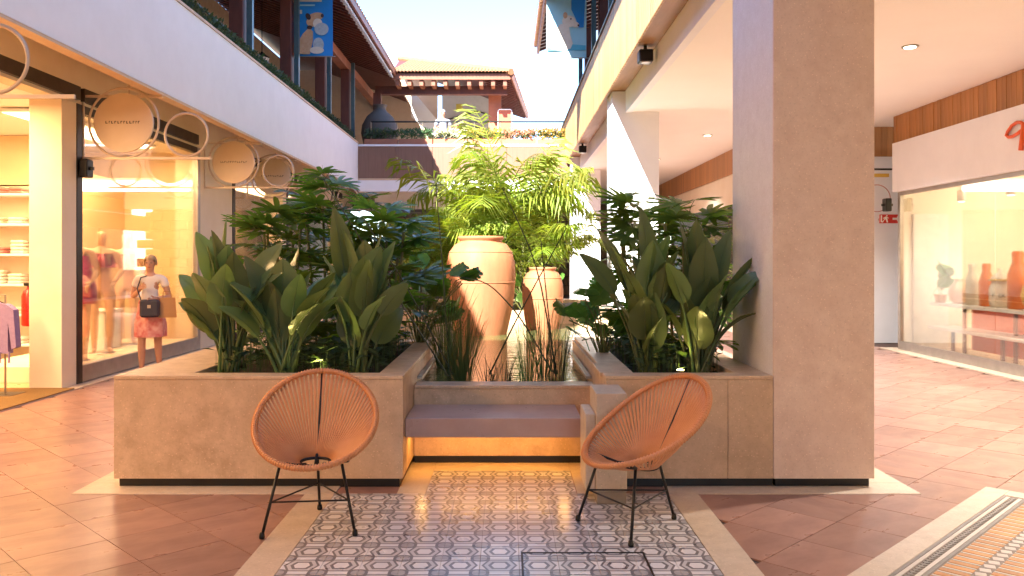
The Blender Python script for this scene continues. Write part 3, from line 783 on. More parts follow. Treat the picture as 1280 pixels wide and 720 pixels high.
# ------------------------------------------------------------------ plants
def paddle_leaf(az, phi0, phi1, Lp, Lb, W, roll=0.0, fold=.35, wave=.0, r0=.015, base=(0,0,0)):
    """petiole + paddle blade along a curve bending from phi0 to phi1 (from vertical)"""
    m = MB(); n = 16; p = Vector(base); pts = [p.copy()]; tans = []
    L = Lp + Lb; ds = L/n
    h = Vector((math.cos(az), math.sin(az), 0))
    for i in range(n):
        s_ = (i+.5)/n; ph = phi0 + (phi1-phi0)*s_**1.8
        t = Vector((0,0,1))*math.cos(ph) + h*math.sin(ph); tans.append(t); p = p + t*ds; pts.append(p.copy())
    tans.append(tans[-1])
    k = max(2, round(n*Lp/L))
    m.tube(pts[:k+2], [r0*(1-.55*i/(k+1)) for i in range(k+2)], 5)
    side0 = Vector((-math.sin(az), math.cos(az), 0)); vs = []; rows = []
    nb = 26
    for i in range(nb+1):
        u = i/nb; x = k + (n-k)*u; i0 = min(int(x), n-1); fr = x-i0
        c = pts[i0].lerp(pts[i0+1], fr); t = tans[min(i0, n)]
        nn = side0.cross(t).normalized()
        cr = math.cos(roll); sr = math.sin(roll)
        sd = side0*cr + nn*sr; nv = nn*cr - side0*sr
        wdt = W*.5*max(0, (math.sin(math.pi*min(1, u**.72*.985+.012))))**.75
        row = []
        for f in (-1, -.5, 0, .5, 1):
            ww = wave*math.sin(u*17+f*3)*abs(f)*W
            row.append(len(vs)); vs.append(c + sd*wdt*f*math.cos(fold*abs(f)) - nv*(wdt*abs(f)*math.sin(fold) + ww + (.0022 if i % 2 else 0)*(1 if abs(f) > .1 else 0)))
        rows.append(row)
    fs = [(rows[i][j], rows[i][j+1], rows[i+1][j+1], rows[i+1][j]) for i in range(nb) for j in range(4)]
    m.add(vs, fs)
    # midrib
    m.tube([pts[j] for j in range(k, n+1)], [r0*.45*(1-.8*(j-k)/(n-k)) for j in range(k, n+1)], 4)
    return m
def strelitzia(x, y, leaves, label, z=.67):
    t = thing('broad_leaved_plant', label, 'plant', (x, y, z))
    for k, a in enumerate(leaves):
        a = list(a); a[3] *= 1.02; a[4] *= 1.12; a[5] *= 1.36; a[7] *= .7
        dx, dy = random.uniform(-.06,.06), random.uniform(-.05,.05)
        me = paddle_leaf(*a, base=(dx, dy, -.02)).mesh('leaf', LSTREL, True)
        inst('leaf', me, t)
    return t
def bunch(n, spread, Lmin, Lmax, seed, bl=(.28,.40), bw=(.12,.18), back=True):
    rnd = random.Random(seed); o = []
    for k in range(n):
        az = 2*math.pi*k/n + rnd.uniform(-.35,.35)
        lean = rnd.uniform(.05, spread)
        o.append((az, lean*.5, lean + rnd.uniform(.15,.75), rnd.uniform(Lmin, Lmax), rnd.uniform(*bl), rnd.uniform(*bw), rnd.uniform(-.8,.8), rnd.uniform(.15,.5), rnd.uniform(0,.03)))
    return o
PI = math.pi
# left planter
strelitzia(-2.0, 5.98, [
    (PI*1.02, .10, .55, .62, .42, .155, .9, .25, .02), (PI*.98, .22, .95, .45, .36, .16, .7, .3, .02), (PI*1.05, .30, 1.15, .30, .34, .15, .5, .3, .03),
    (PI*1.3, .05, .35, .60, .42, .13, 1.3, .5, .0), (PI*.5, .04, .15, .62, .50, .12, 1.2, .5, .0), (0.2, .12, .75, .62, .38, .19, -.7, .2, .02),
    (-.3, .2, 1.1, .50, .36, .17, -.5, .3, .02), (PI*1.6, .1, .4, .50, .38, .15, .2, .3, .02), (.0, .1, .5, .42, .36, .15, .4, .3, .0)] + bunch(16, .6, .22, .66, 3),
    'leafy dark green plant at the corner of the long planter nearest the lit shop windows')
strelitzia(-1.58, 5.92, [
    (PI*1.5, -.02, .02, .52, .30, .19, .0, .10, .0), (.1, .12, .35, .46, .28, .12, -.5, .3, .0), (0, .2, .75, .45, .34, .15, .4, .3, .02),
    (PI, .15, .6, .50, .38, .15, .6, .3, .02), (PI*1.1, .25, 1.0, .42, .36, .15, .4, .3, .02), (PI*1.45, .15, .55, .40, .30, .14, 0, .3, .01)] + bunch(18, .75, .2, .55, 5),
    'broad-leaved plant with one upright rounded paddle leaf, behind the front-facing chair')
strelitzia(-1.08, 6.0, [
    (PI*1.0, .06, .2, .72, .46, .15, .9, .4, .0), (PI*.9, .10, .3, .60, .44, .13, -.9, .5, .0), (PI*1.5, .03, .1, .52, .42, .22, .15, .12, .01),
    (.0, .08, .30, .55, .44, .20, -.3, .2, .01), (.1, .14, .5, .55, .42, .17, -.6, .3, .01), (.2, .20, .95, .40, .36, .17, -.2, .3, .02), (PI*1.5, .12, .6, .40, .36, .20, .0, .2, .01),
    (-.2, .15, .5, .34, .36, .16, .2, .2, .0)] + bunch(18, .7, .2, .6, 8),
    'broad-leaved plant with upright paddle leaves beside the pool edge of the long planter')
# right planter
strelitzia(1.02, 6.0, [
    (PI*1.0, .14, .62, .62, .46, .17, .5, .2, .01), (PI*.95, .2, .95, .62, .36, .12, .9, .3, .01), (PI*.8, .02, .22, .72, .46, .14, .4, .3, .0),
    (PI*1.5, .02, .2, .50, .44, .18, .2, .2, .01), (PI*1.2, .2, .8, .46, .40, .18, .3, .2, .02), (PI*1.6, .08, .35, .55, .40, .16, -.3, .3, .01), (PI*1.35, .25, 1.0, .32, .36, .18, .2, .2, .02)] + bunch(18, .75, .2, .66, 11),
    'dark broad-leaved plant leaning over the pool side of the planter by the square pillar')
strelitzia(1.38, 5.95, [
    (.05, .25, .75, .48, .46, .11, .8, .4, .0), (-.05, .3, 1.1, .46, .42, .11, .6, .4, .0), (.0, .35, 1.4, .28, .34, .12, .3, .3, .01),
    (PI*1.5, .02, .12, .62, .46, .14, .5, .3, .0), (PI*1.5, .05, .25, .52, .44, .18, -.2, .2, .01), (.3, .1, .4, .6, .44, .14, -.5, .3, .0), (PI, .05, .25, .62, .46, .16, .4, .2, .01)] + bunch(18, .7, .2, .66, 13),
    'dark broad-leaved plant spreading blade leaves against the square pillar')

# fan palms
def fan_mesh(seed, nseg=9, L=.30, W=.056):
    rnd = random.Random(seed); m = MB()
    for k in range(nseg):
        a = R(-105 + 210*k/(nseg-1)) + rnd.uniform(-.06,.06); l = L*rnd.uniform(.8,1.05)*(1-.25*abs(a)/R(105)); wd = W*rnd.uniform(.75,1.1)
        d = Vector((math.sin(a), math.cos(a), 0)); sd = Vector((math.cos(a), -math.sin(a), 0)); vs = []
        for i, (u, ww) in enumerate(((.03,.25),(.3,.85),(.6,1),(.88,.75),(1,.12))):
            c = d*l*u + Vector((0,0,-.10*l*u*u - .05*l*u*rnd.uniform(0,1)))
            vs += [c - sd*wd*ww/2 + Vector((0,0,.006*ww)), c, c + sd*wd*ww/2 + Vector((0,0,.006*ww))]
        fs = [(i*3+j, i*3+j+1, i*3+j+4, i*3+j+3) for i in range(4) for j in range(2)]
        m.add(vs, fs)
    m.tube([(0,-.26,-.12), (0,-.12,-.03), (0,.01,0)], .0035, 4)
    return m.mesh('leaf', LRHAP, True)
fans = [fan_mesh(s_, 8 + s_ % 3, .27 + .03*(s_ % 3)) for s_ in range(5)]
def rhapis(x, y, h, n, label, seed, spread=.36, z=.67):
    rnd = random.Random(seed)
    t = thing('fan_palm', label, 'plant', (x, y, z), group=None)
    for k in range(7):
        a = rnd.uniform(0, 2*PI); r = rnd.uniform(.03,.16)
        MB().tube([(r*math.cos(a), r*math.sin(a), -.03), (1.7*r*math.cos(a), 1.7*r*math.sin(a), h*rnd.uniform(.6,.85))], .012, 6).build('stem', STALK, t, world=False)
    for k in range(n):
        zz = h*(.12 + .84*((k+.5)/n)**.8) + rnd.uniform(-.06,.06); a = rnd.uniform(0, 2*PI)
        rad = rnd.uniform(.12, spread)*(1.1 - .45*max(0, zz/h-.6)/.4)
        inst('leaf', fans[rnd.randrange(5)], t, (rad*math.cos(a), rad*math.sin(a), zz), (rnd.uniform(-.15,.55) , rnd.uniform(-.35,.35), a - PI/2), (1,1,1))
    return t
rhapis(-1.95, 7.0, 1.34, 52, 'fan palm with dark fingered leaves behind the corner plant of the long planter', 21, .40)
rhapis(-1.52, 7.3, 1.60, 60, 'tallest fan palm of the long planter, its top leaf standing up', 22, .42)
rhapis(-1.10, 7.1, 1.30, 52, 'fan palm with bluish glossy leaves near the pool side of the long planter', 23, .38)
rhapis(1.22, 7.3, 1.45, 52, 'yellow-green fan palm at the back of the planter by the square pillar', 25, .34)
rhapis(1.46, 6.7, 1.35, 46, 'fan palm pressed close against the side of the square pillar', 26, .26)

# undergrowth
for nm, x0, x1, lb in (('long', -2.08, -.92, 'dark low leafy undergrowth covering the soil of the long planter'), ('short', .9, 1.52, 'dark low leafy undergrowth covering the soil of the pillar planter')):
    rnd = random.Random(len(nm)); m = MB()
    for _ in range(int(900*(x1-x0))):
        c = Vector((rnd.uniform(x0,x1), rnd.uniform(5.85,8.0), .67)); a = rnd.uniform(0,2*PI); hh_ = rnd.uniform(.05,.24); l_ = rnd.uniform(.06,.13)
        d = Vector((math.cos(a), math.sin(a), rnd.uniform(-.2,.7))).normalized(); sd = d.cross(Vector((0,0,1))).normalized()*l_*.3; b = c + Vector((0,0,hh_))
        m.add([c, c+Vector((.003,0,0)), b+Vector((.002,0,0)), b], [(0,1,2,3)])
        m.add([b, b+d*l_*.45+sd, b+d*l_+Vector((0,0,-.02)), b+d*l_*.45-sd], [(0,1,2,3)])
    o = m.build('ground_cover', LHEDGE); tag(o, lb, 'ground cover', kind='stuff')

# monstera
def monstera_mesh(seed, L=.26):
    rnd = random.Random(seed); m = MB()
    for s_ in (-1, 1):
        nl = 6
        for k in range(nl):
            u0 = -.12 + .98*k/nl; u1 = u0 + .98/nl*.72
            prof = lambda u: .52*math.sin(PI*min(1, max(0.02, (u+.16)/1.12)))**.7
            y0, y1 = u0*L, u1*L; w0, w1 = prof(u0)*L, prof(u1)*L
            dz = lambda w_: -.35*w_*w_/L
            vs = [(0, y0, 0), (0, y1+.04*L, 0), (s_*w1*.45, y1+.04*L, dz(w1*.45)), (s_*w0*.45, y0-.02*L, dz(w0*.45)),
                  (s_*w1, y1+.10*L, dz(w1)), (s_*w0, y0+.07*L, dz(w0)), (s_*max(w0,w1)*1.06, (y0+y1)/2+.10*L, dz(w0))]
            fs = [(0,1,2,3), (3,2,4,6,5)]
            m.add(vs, fs)
    m.tube([(0,-.9*L,-.55*L), (0,-.35*L,-.12*L), (0,.9*L,-.01)], .004, 4)
    return m.mesh('leaf', LMON, False)
mons = [monstera_mesh(k, .16+.025*k) for k in range(3)]
def monstera(x, y, z, n, label, seed, rad, h, lean=(0,0)):
    rnd = random.Random(seed)
    t = thing('monstera_plant', label, 'plant', (x, y, z))
    for k in range(n):
        a = 2*PI*k/n*2.4 + rnd.uniform(-.3,.3); rr_ = rad*rnd.uniform(.35,1); zz = h*rnd.uniform(.25,1)
        c = Vector((rr_*math.cos(a) + lean[0]*zz, rr_*math.sin(a)*.6 + lean[1]*zz, zz))
        inst('leaf', mons[k % 3], t, c, (rnd.uniform(.2,1.1), rnd.uniform(-.5,.5), a - PI/2 + rnd.uniform(-.5,.5)), (1.0,1.0,1.0))
        MB().tube([(0,0,-.05), c*.5 + Vector((0,0,.08)), c + Vector((0,0,-.05))], .006, 4).build('stem', STALK, t, world=False)
    return t
monstera(.80, 6.9, .67, 16, 'split-leaf plant overhanging the pool from the pillar planter', 31, .24, .55, (-.16, 0))
monstera(-.82, 7.75, .67, 34, 'bright green split-leaf plant at the back corner of the long planter', 32, .34, .80, (.10, .1))

# reeds in the pool
def reeds(x, y, n, h, spread, label, seed, mat, leafy=False):
    rnd = random.Random(seed); t = thing('reed_clump', label, 'plant', (x, y, .40)); m = MB()
    for k in range(n):
        a = rnd.uniform(0, 2*PI); r0 = rnd.uniform(0, .055); r1 = r0 + spread*rnd.uniform(.1,1)*h; hh = h*rnd.uniform(.55,1.05)
        p = Vector((r0*math.cos(a), r0*math.sin(a), 0)); q = Vector((r1*math.cos(a), r1*math.sin(a), hh)); mid = p.lerp(q, .55); mid.x = p.x + (q.x-p.x)*.4; mid.y = p.y + (q.y-p.y)*.4
        m.tube([p, mid, q, q + (q-mid)*.25 + Vector((0,0,-.03))], [.003,.0027,.0018,.0008], 3)
    tag(m.build('blades', mat, t, world=False), kind='stuff')
    return t
reeds(-.36, 6.62, 130, .66, .26, 'thick soft green reed clump in the pool behind the bench', 41, LREED)
reeds(-.155, 6.60, 26, .34, .35, 'small dark reed clump in the pool, next to the thick green one', 42, LREEDD)
reeds(-.03, 6.62, 24, .34, .4, 'small dark forked reed clump in front of the large clay jar', 43, LREEDD)
reeds(.16, 6.66, 36, .58, .22, 'slender upright reed clump in the pool between the two jars', 44, LREED)
reeds(.40, 6.64, 40, .62, .18, 'stiff dark-stemmed reed clump at the pillar end of the pool', 45, LREEDD)
reeds(.30, 6.95, 50, .72, .3, 'fine pale green reed clump rising before the smaller clay jar', 46, LREED)
reeds(-.56, 7.5, 90, .85, .3, 'tall green reed clump along the long planter side of the pool', 47, LREED)
# tall papyrus stems
def papyrus(label, pts, umbel, seed):
    rnd = random.Random(seed); b0 = Vector(pts[0]); t = thing('papyrus_stem', label, 'plant', tuple(b0))
    P = [Vector(p)-b0 for p in pts]; sm = []
    for i in range(len(P)-1):
        for k in range(5): sm.append(P[i].lerp(P[i+1], k/5))
    sm.append(P[-1])
    for _ in range(3):
        sm = [sm[0]] + [(sm[i-1]+sm[i]*2+sm[i+1])/4 for i in range(1, len(sm)-1)] + [sm[-1]]
    MB().tube(sm, [.0075-.004*i/len(sm) for i in range(len(sm))], 5).build('stem', LREEDD, t, world=False)
    if umbel:
        m = MB(); c = sm[-1]
        for k in range(36):
            d = Vector((rnd.gauss(0,1), rnd.gauss(0,1), rnd.gauss(.35,.7))).normalized()
            m.tube([c, c+d*.09, c+d*.16+Vector((0,0,-.03))], .0012, 3)
        tag(m.build('umbel', LREEDD, t, world=False), kind='stuff')
    return t
papyrus('tall papyrus stem standing straight up through the thick green reed clump', [px(562,470,6.62), px(553,330,6.66), px(545,232,6.7)], True, 1)
papyrus('papyrus stem leaning out of the thick green reed clump towards the lit shops', [px(566,468,6.6), px(510,360,6.5), px(447,262,6.45)], False, 2)
papyrus('papyrus stem arching across in front of the large clay jar', [px(690,465,6.6), px(650,395,6.6), px(610,352,6.6), px(565,345,6.6)], False, 3)
papyrus('papyrus stem crossing before the palm from the stiff dark reed clump', [px(696,468,6.65), px(672,330,6.7), px(628,235,6.75)], False, 4)
papyrus('straight papyrus stem rising past the smaller clay jar', [px(694,468,6.7), px(684,380,6.75), px(676,300,6.8)], False, 5)
papyrus('papyrus stem slanting from the dark reed clump to the pillar side', [px(612,468,6.6), px(650,390,6.65), px(708,285,6.7)], False, 6)
papyrus('papyrus stem bending over the long planter edge with tufted head', [px(560,470,6.6), px(470,330,6.3), px(405,225,6.1)], True, 7)

# areca palms
def frond_mesh(seed, L=1.3, n=26, ll=.5, arch=1.1):
    rnd = random.Random(seed); m = MB(); pts = []; p = Vector((0,0,0)); N_ = 20
    for i in range(N_+1):
        pts.append(p.copy()); ph = .12 + arch*(i/N_)**1.4
        p = p + Vector((0, math.sin(ph), math.cos(ph)))*L/N_
    m.tube(pts, [.014*(1-.85*i/N_) for i in range(N_+1)], 5)
    for i in range(n):
        u = .22 + .78*i/n; x = u*N_; k = min(int(x), N_-1); c = pts[k].lerp(pts[k+1], x-k); t = (pts[k+1]-pts[k]).normalized()
        l = ll*math.sin(PI*(.18+.78*(i/n)))**.7*rnd.uniform(.85,1.1)
        for s_ in (-1, 1):
            nn = Vector((1,0,0)).cross(t)
            d = (Vector((s_,0,0))*(.72+rnd.uniform(-.12,.12)) + t*rnd.uniform(.45,.8) + nn*(-.2 + rnd.uniform(-.25,.25)) ).normalized()
            w_ = .019*rnd.uniform(.8,1.2); wd = t*w_
            dr = Vector((0,0,-1))
            a, b = c, c + d*l*.5 + dr*l*.05; e = c + d*l*.92 + dr*l*rnd.uniform(.2,.6)
            m.add([a - wd*.4, a + wd*.4, b + wd, b - wd, e], [(0,1,2,3), (3,2,4)])
    return m.mesh('frond', LPALM, False)
fro = [frond_mesh(s_, 1.3+.15*s_, 24, .58+.03*s_, (.9, 1.35, 1.75, .55)[s_]) for s_ in range(4)]
def areca(x, y, label, seed, fronds, stems, sc_=1.0, z=.66):
    rnd = random.Random(seed); t = thing('areca_palm', label, 'palm tree', (x, y, z))
    for (sx, sy, hh) in stems:
        st = MB().tube([(sx*.5, sy*.5, -.05), (sx*.8, sy*.8, hh*.5), (sx, sy, hh+.05)], [.04,.034,.03], 8).build('trunk', STALK, t, smooth=True, world=False)
    for (sx, sy, hh, az, tilt, k, s_) in fronds:
        inst('frond', fro[k % 4], t, (sx, sy, hh), Euler((-tilt, 0, az), 'XYZ'), (s_*sc_,)*3)
    return t
def crown(stems, per, seed, s0=.8, s1=1.1):
    rnd = random.Random(seed); o = []
    for (sx, sy, hh) in stems:
        for k in range(per):
            az = 2*PI*k/per + rnd.uniform(-.4,.4)
            o.append((sx, sy, hh + rnd.uniform(-.12,.12), az, rnd.uniform(.0,.75), rnd.randrange(4), rnd.uniform(s0, s1)))
    return o
st1 = [(0,0,1.55), (-.3,.15,1.2), (.3,.1,1.15)]
areca(-.02, 13.5, 'tallest feathery palm, sunlit, rising between the clay jars', 51, crown(st1, 9, 61, .85, 1.25) + [(0,0,1.55,0.7,.10,3,1.25),(0,0,1.5,PI/2,.55,2,1.15),(0,0,1.5,-PI/2,.35,1,1.15)], st1)
st2 = [(0,0,.75), (.3,-.1,.55), (-.3,.1,.6)]
areca(-1.0, 13.6, 'lower feathery palm behind the large clay jar, on the lit shops side', 52, crown(st2, 8, 62, .7, 1.05), st2)
st3 = [(0,0,.85), (-.25,.1,.6), (.25,.1,.6)]
areca(.55, 13.5, 'feathery palm behind the smaller clay jar, beside the white pillar', 53, crown(st3, 8, 63, .65, .9), st3)
areca(-.35, 15.2, 'feathery palm deepest in the bed, half hidden behind the others', 54, crown([(0,0,1.1),(.5,0,.9)], 9, 64, .8, 1.1), [(0,0,1.1),(.5,0,.9)])
areca(-1.6, 14.8, 'feathery palm at the bed corner under the bridge on the lit shops side', 55, crown([(0,0,.6),(.4,0,.5)], 8, 65, .65, .9), [(0,0,.6),(.4,0,.5)])
monstera(-.9, 13.0, .66, 16, 'low split-leaf plant at the foot of the palms behind the large jar', 35, .5, .6)
monstera(.3, 13.0, .66, 16, 'low split-leaf plant in the palm bed between the two jars', 36, .5, .55)

# ------------------------------------------------------------------ clay jars
def jar(x, y, r, h, label):
    pf = [(.58,0),(.62,.03),(.74,.14),(.88,.32),(.97,.50),(1.0,.64),(.985,.76),(.91,.86),(.76,.925),(.62,.948),(.61,.965),(.66,.975),(.665,.992),(.64,1.0),(.56,1.0),(.53,.975),(.56,.93),(.72,.85),(.6,.4),(.3,.1)]
    t = thing('clay_jar', label, 'jar', (x, y, .33))
    MB().lathe([(a*r, b*h) for a, b in pf], (x, y, .33), 56).build('body', CLAY, t, smooth=True)
    for zz in (.60, .86):
        rr_ = r*(.992 if zz < .8 else .906)
        MB().tube([(x+rr_*math.cos(2*PI*k/56), y+rr_*math.sin(2*PI*k/56), .33+h*zz) for k in range(56)], .007, 6, closed=True).build('band', CLAY, t, smooth=True)
jar(-.345, 10.9, .455, 1.49, 'large round-shouldered terracotta jar standing in the pool')
jar(.50, 11.7, .29, 1.08, 'smaller terracotta jar half hidden by palm leaves in the pool')

# ------------------------------------------------------------------ hanging ring signs
SIGNM = pm('sign_enamel', (.70,.55,.38), (.66,.51,.34), rough=.45)
RINGM = pm('sign_steel', (.62,.50,.38), (.55,.43,.32), rough=.4, metal=.2)
INK = pm('dark_ink', (.06,.045,.04), rough=.6)
def ringpts(cx, y, cz, r, n=48): return [(cx+r*math.cos(2*PI*k/n), y, cz+r*math.sin(2*PI*k/n)) for k in range(n)]
def ring_sign(y, label, seed, xin=-5.2, ext=-3.62):
    rnd = random.Random(seed)
    t = thing('ring_sign', label, 'sign', (-4.6, y, 2.75), group='ring signs hung along the shopfronts')
    MB().box(xin, ext, y-.012, y+.012, 2.738, 2.768).build('lower_bar', RINGM, t)
    MB().box(xin, -4.21, y-.012, y+.012, 3.495, 3.524).build('upper_bar', RINGM, t)
    MB().box(-5.195, -5.17, y-.012, y+.012, 2.77, 3.494).build('post', RINGM, t)
    MB().tube(ringpts(-4.685, y, 3.185, .425), .016, 6, closed=True).build('ring', RINGM, t, smooth=True)
    MB().tube(ringpts(-3.92, y, 3.04, .262), .016, 6, closed=True).build('ring', RINGM, t, smooth=True)
    m = MB(); m.prism([(a, c) for a, b, c in ringpts(-4.685, y, 3.185, .36, 40)], 'y', y-.02, y+.02)
    d = m.build('disc', SIGNM, t)
    m = MB(); xx = -4.90                       # small illegible lettering
    while xx < -4.47:
        wd = rnd.uniform(.018,.032); m.box(xx, xx+wd*.28, y-.0235, y-.021, 3.175, 3.205)
        m.box(xx, xx+wd*.8, y-.0235, y-.021, *((3.198, 3.206) if rnd.random() < .5 else (3.174, 3.182))); xx += wd + .010
    m.build('lettering', INK, d)
    MB().tube([(-4.62,y,3.9),(-4.62,y,3.53)], .01, 5).build('hanger', RINGM, t)
    return t
ring_sign(6.35, 'pale ring sign frame hung over the open shop entrance', 1, -5.2, -3.30)
ring_sign(10.17, 'round shop sign in a pale ring frame beside the pier of the mannequin window', 2)
ring_sign(14.25, 'round shop sign in a pale ring frame at the far end of the mannequin window', 3)
ring_sign(16.6, 'round shop sign in a pale ring frame just above the fan palms', 4)
ring_sign(20.5, 'last small ring sign frame before the bridge', 5)

# ------------------------------------------------------------------ hedges, troughs on the upper level
def leafbox(name, mat, parent, x0, x1, y0, y1, z0, z1, n, size=.05, seed=0, world=True, nz=.5):
    rnd = random.Random(seed); m = MB()
    for _ in range(n):
        c = Vector((rnd.uniform(x0,x1), rnd.uniform(y0,y1), z0 + (z1-z0)*rnd.random()**nz*rnd.uniform(.8,1.1)))
        d = Vector((rnd.gauss(0,1), rnd.gauss(0,1), rnd.gauss(.6,.8))).normalized(); u = d.orthogonal().normalized(); s_ = size*rnd.uniform(.6,1.4)
        v = d.cross(u)
        m.add([c, c+d*s_*.5+u*s_*.22, c+d*s_, c+d*s_*.5-u*s_*.22+v*s_*.05], [(0,1,2,3)])
    o = m.build(name, mat, parent, world=world); tag(o, kind='stuff'); return o
for k, yy in enumerate((8.2, 12.0, 15.8, 19.6)):
    h_ = thing('ledge_hedge', ('low green hedge trailing along the white fascia ledge, run %s' % ('over the shop entrance', 'above the mannequin window', 'below the blue banner', 'next to the bridge')[k]), 'hedge', (-4.43, yy+1.9, 4.5))
    bx('trough', PLASTER, h_, -4.60, -4.385, yy+.02, yy+3.78, 4.24, 4.72)
    leafbox('foliage', LHEDGE, h_, -4.62, -4.30, yy, yy+3.8, 4.66, 5.08, 5200, .075, 70+k)
FLW = [leafmat('white_bloom', (.55,.55,.40), (.65,.62,.5), trans=.2), leafmat('yellow_foliage', (.30,.22,.05), (.45,.30,.08), trans=.3), leafmat('pink_bloom', (.45,.16,.13), (.55,.28,.2), trans=.3)]
TR = pm('trough_clay', (.45,.16,.085), (.38,.13,.07), rough=.6)
tl = ['shaded clay trough of clipped greenery next to the white fascia', 'shaded clay trough of clipped greenery, second from the white fascia', 'clay trough with pale white blooms on the bridge', 'clay trough of yellow foliage at the sunny part of the bridge', 'clay trough with pink blooms behind the tall palm top', 'clay trough of yellow-green foliage next to the timber fascia']
for k in range(6):
    x0 = -4.05 + k*.98
    t = thing('flower_trough', tl[k], 'planter', (x0+.47, YB+.25, 4.78))
    bx('trough', TR, t, x0, x0+.95, YB+.14, YB+.38, 4.33, 4.95, c=.01)
    leafbox('foliage', LHEDGE if k < 2 else (FLW[0], FLW[1], FLW[2], FLW[1])[k-2], t, x0+.02, x0+.93, YB+.12, YB+.40, 4.93, 5.22 if k else 5.2, 500, .09, 80+k)
    if k >= 2: leafbox('leaves', LHEDGE, t, x0+.02, x0+.93, YB+.12, YB+.40, 4.92, 5.12, 300, .09, 90+k)
# dark jar on the terrace
t = thing('oil_jar', 'big dark bell-shaped jar with narrow neck at the corner of the bridge', 'jar', (-3.75, 24.5, 4.32))
MB().lathe([(.30,0),(.48,.3),(.55,.62),(.52,.86),(.38,1.12),(.22,1.26),(.17,1.34),(.19,1.42),(.22,1.46),(.16,1.47)], (-3.75,24.5,4.62), 28).build('body', CLAYD, t, smooth=True)
MB().lathe([(.35,0),(.33,.3)], (-3.75,24.5,4.321), 20).build('stand', CLAYD, t)

# banners ---------------------------------------------------------------------------
BLUE = pm('banner_blue', (.012,.22,.62), (.014,.24,.66), rough=.5)
PBLUE = pm('banner_pale_blue', (.42,.70,.78), (.30,.60,.74), scale=2, rough=.5)
FUR = pm('print_tan_fur', (.55,.30,.16), (.62,.40,.26), scale=20, rough=.6)
FURW = pm('print_white_fur', (.75,.68,.60), (.68,.58,.48), scale=16, rough=.6)
FURG = pm('print_grey_fur', (.50,.55,.58), (.36,.40,.44), scale=24, rough=.6)
INKR = pm('print_dark', (.07,.04,.04), rough=.6)
def blob(cx, cz, rx, rz_, n=20, rot=0): 
    return [(cx+rx*math.cos(2*PI*k/n)*math.cos(rot)-rz_*math.sin(2*PI*k/n)*math.sin(rot), cz+rx*math.cos(2*PI*k/n)*math.sin(rot)+rz_*math.sin(2*PI*k/n)*math.cos(rot)) for k in range(n)]
def banner(x0, x1, z0, z1, y, label, prints, ground):
    t = thing('hanging_banner', label, 'banner', ((x0+x1)/2, y, z0))
    W_, H_ = x1-x0, z1-z0; m = MB(); vs = []; nx, nz_ = 8, 14
    for j in range(nz_+1):
        for i in range(nx+1):
            vs.append((x0+W_*i/nx, y + .012*math.sin(i*.9+j*.4), z0+H_*j/nz_))
    m.add(vs, [(j*(nx+1)+i, j*(nx+1)+i+1, (j+1)*(nx+1)+i+1, (j+1)*(nx+1)+i) for j in range(nz_) for i in range(nx)])
    cl = m.build('cloth', ground, t, smooth=True)
    for k, (poly, mat) in enumerate(prints):
        MB().prism([(x0+a*W_, z0+b*W_) for a, b in poly], 'y', y-.016-.0015*k, y-.0155-.0015*k+.001).build('print', mat, cl)
    MB().tube([(x0-.05,y,z0-.01),(x1+.05,y,z0-.01)], .012, 6).build('rod', STEEL, t)
    MB().tube([(x0-.05,y,z1+.01),(x1+.05,y,z1+.01)], .012, 6).build('rod', STEEL, t)
    return t
bars = [([(.10,1.38),(.72,1.38),(.72,1.43),(.10,1.43)], FURW), ([(.10,1.27),(.55,1.27),(.55,1.31),(.10,1.31)], PBLUE), ([(.08,1.07),(.22,1.07),(.22,1.17),(.08,1.17)], FURW)]
q0 = px(367,70,17.8); q1 = px(416,70,17.8)
banner(q0.x, q1.x, q0.z, q0.z+1.75, 17.8, 'blue banner printed with a tan dog and grey cat, above the white fascia', bars + [
    ([(.05,.06),(.10,.32),(.24,.56),(.40,.72),(.50,.62),(.50,.40),(.42,.04),(.26,.04)], FUR), (blob(.47,.86,.14,.12), FUR), (blob(.58,1.0,.20,.10,rot=.15), FUR),
    (blob(.38,1.0,.06,.09,rot=.5), INKR), (blob(.62,.82,.12,.13), FURW), (blob(.72,.68,.18,.16), FURG), (blob(.64,.28,.14,.18), FURG), (blob(.60,.14,.18,.09), FURW), (blob(.42,.72,.07,.05), INKR), (blob(.74,1.02,.04,.05), INKR)], BLUE)
q0 = px(683,72,17.8); q1 = px(733,72,17.8)
banner(q0.x, q1.x, q0.z, q0.z+1.75, 17.8, 'pale blue banner printed with a white dog, beside the timber fascia', [
    ([(.62,.05+1.45),(.62,1.2),(.74,.95),(.80,.75),(.93,.75),(.97,1.5)], BLUE), ([(.02,.16),(.98,.18),(.98,.30),(.6,.33),(.02,.26)], pm('print_mid_blue', (.10,.45,.62), rough=.5)),
    ([(.10,.22),(.08,.42),(.20,.66),(.36,.84),(.56,.80),(.60,.55),(.66,.35),(.60,.22),(.40,.16)], FURW), (blob(.56,.90,.17,.15), FURW), (blob(.72,.82,.10,.07,rot=-.2), FURW), (blob(.47,1.05,.055,.08), FUR), (blob(.61,.96,.02,.02), INKR), (blob(.80,.80,.025,.025), INKR)], PBLUE)

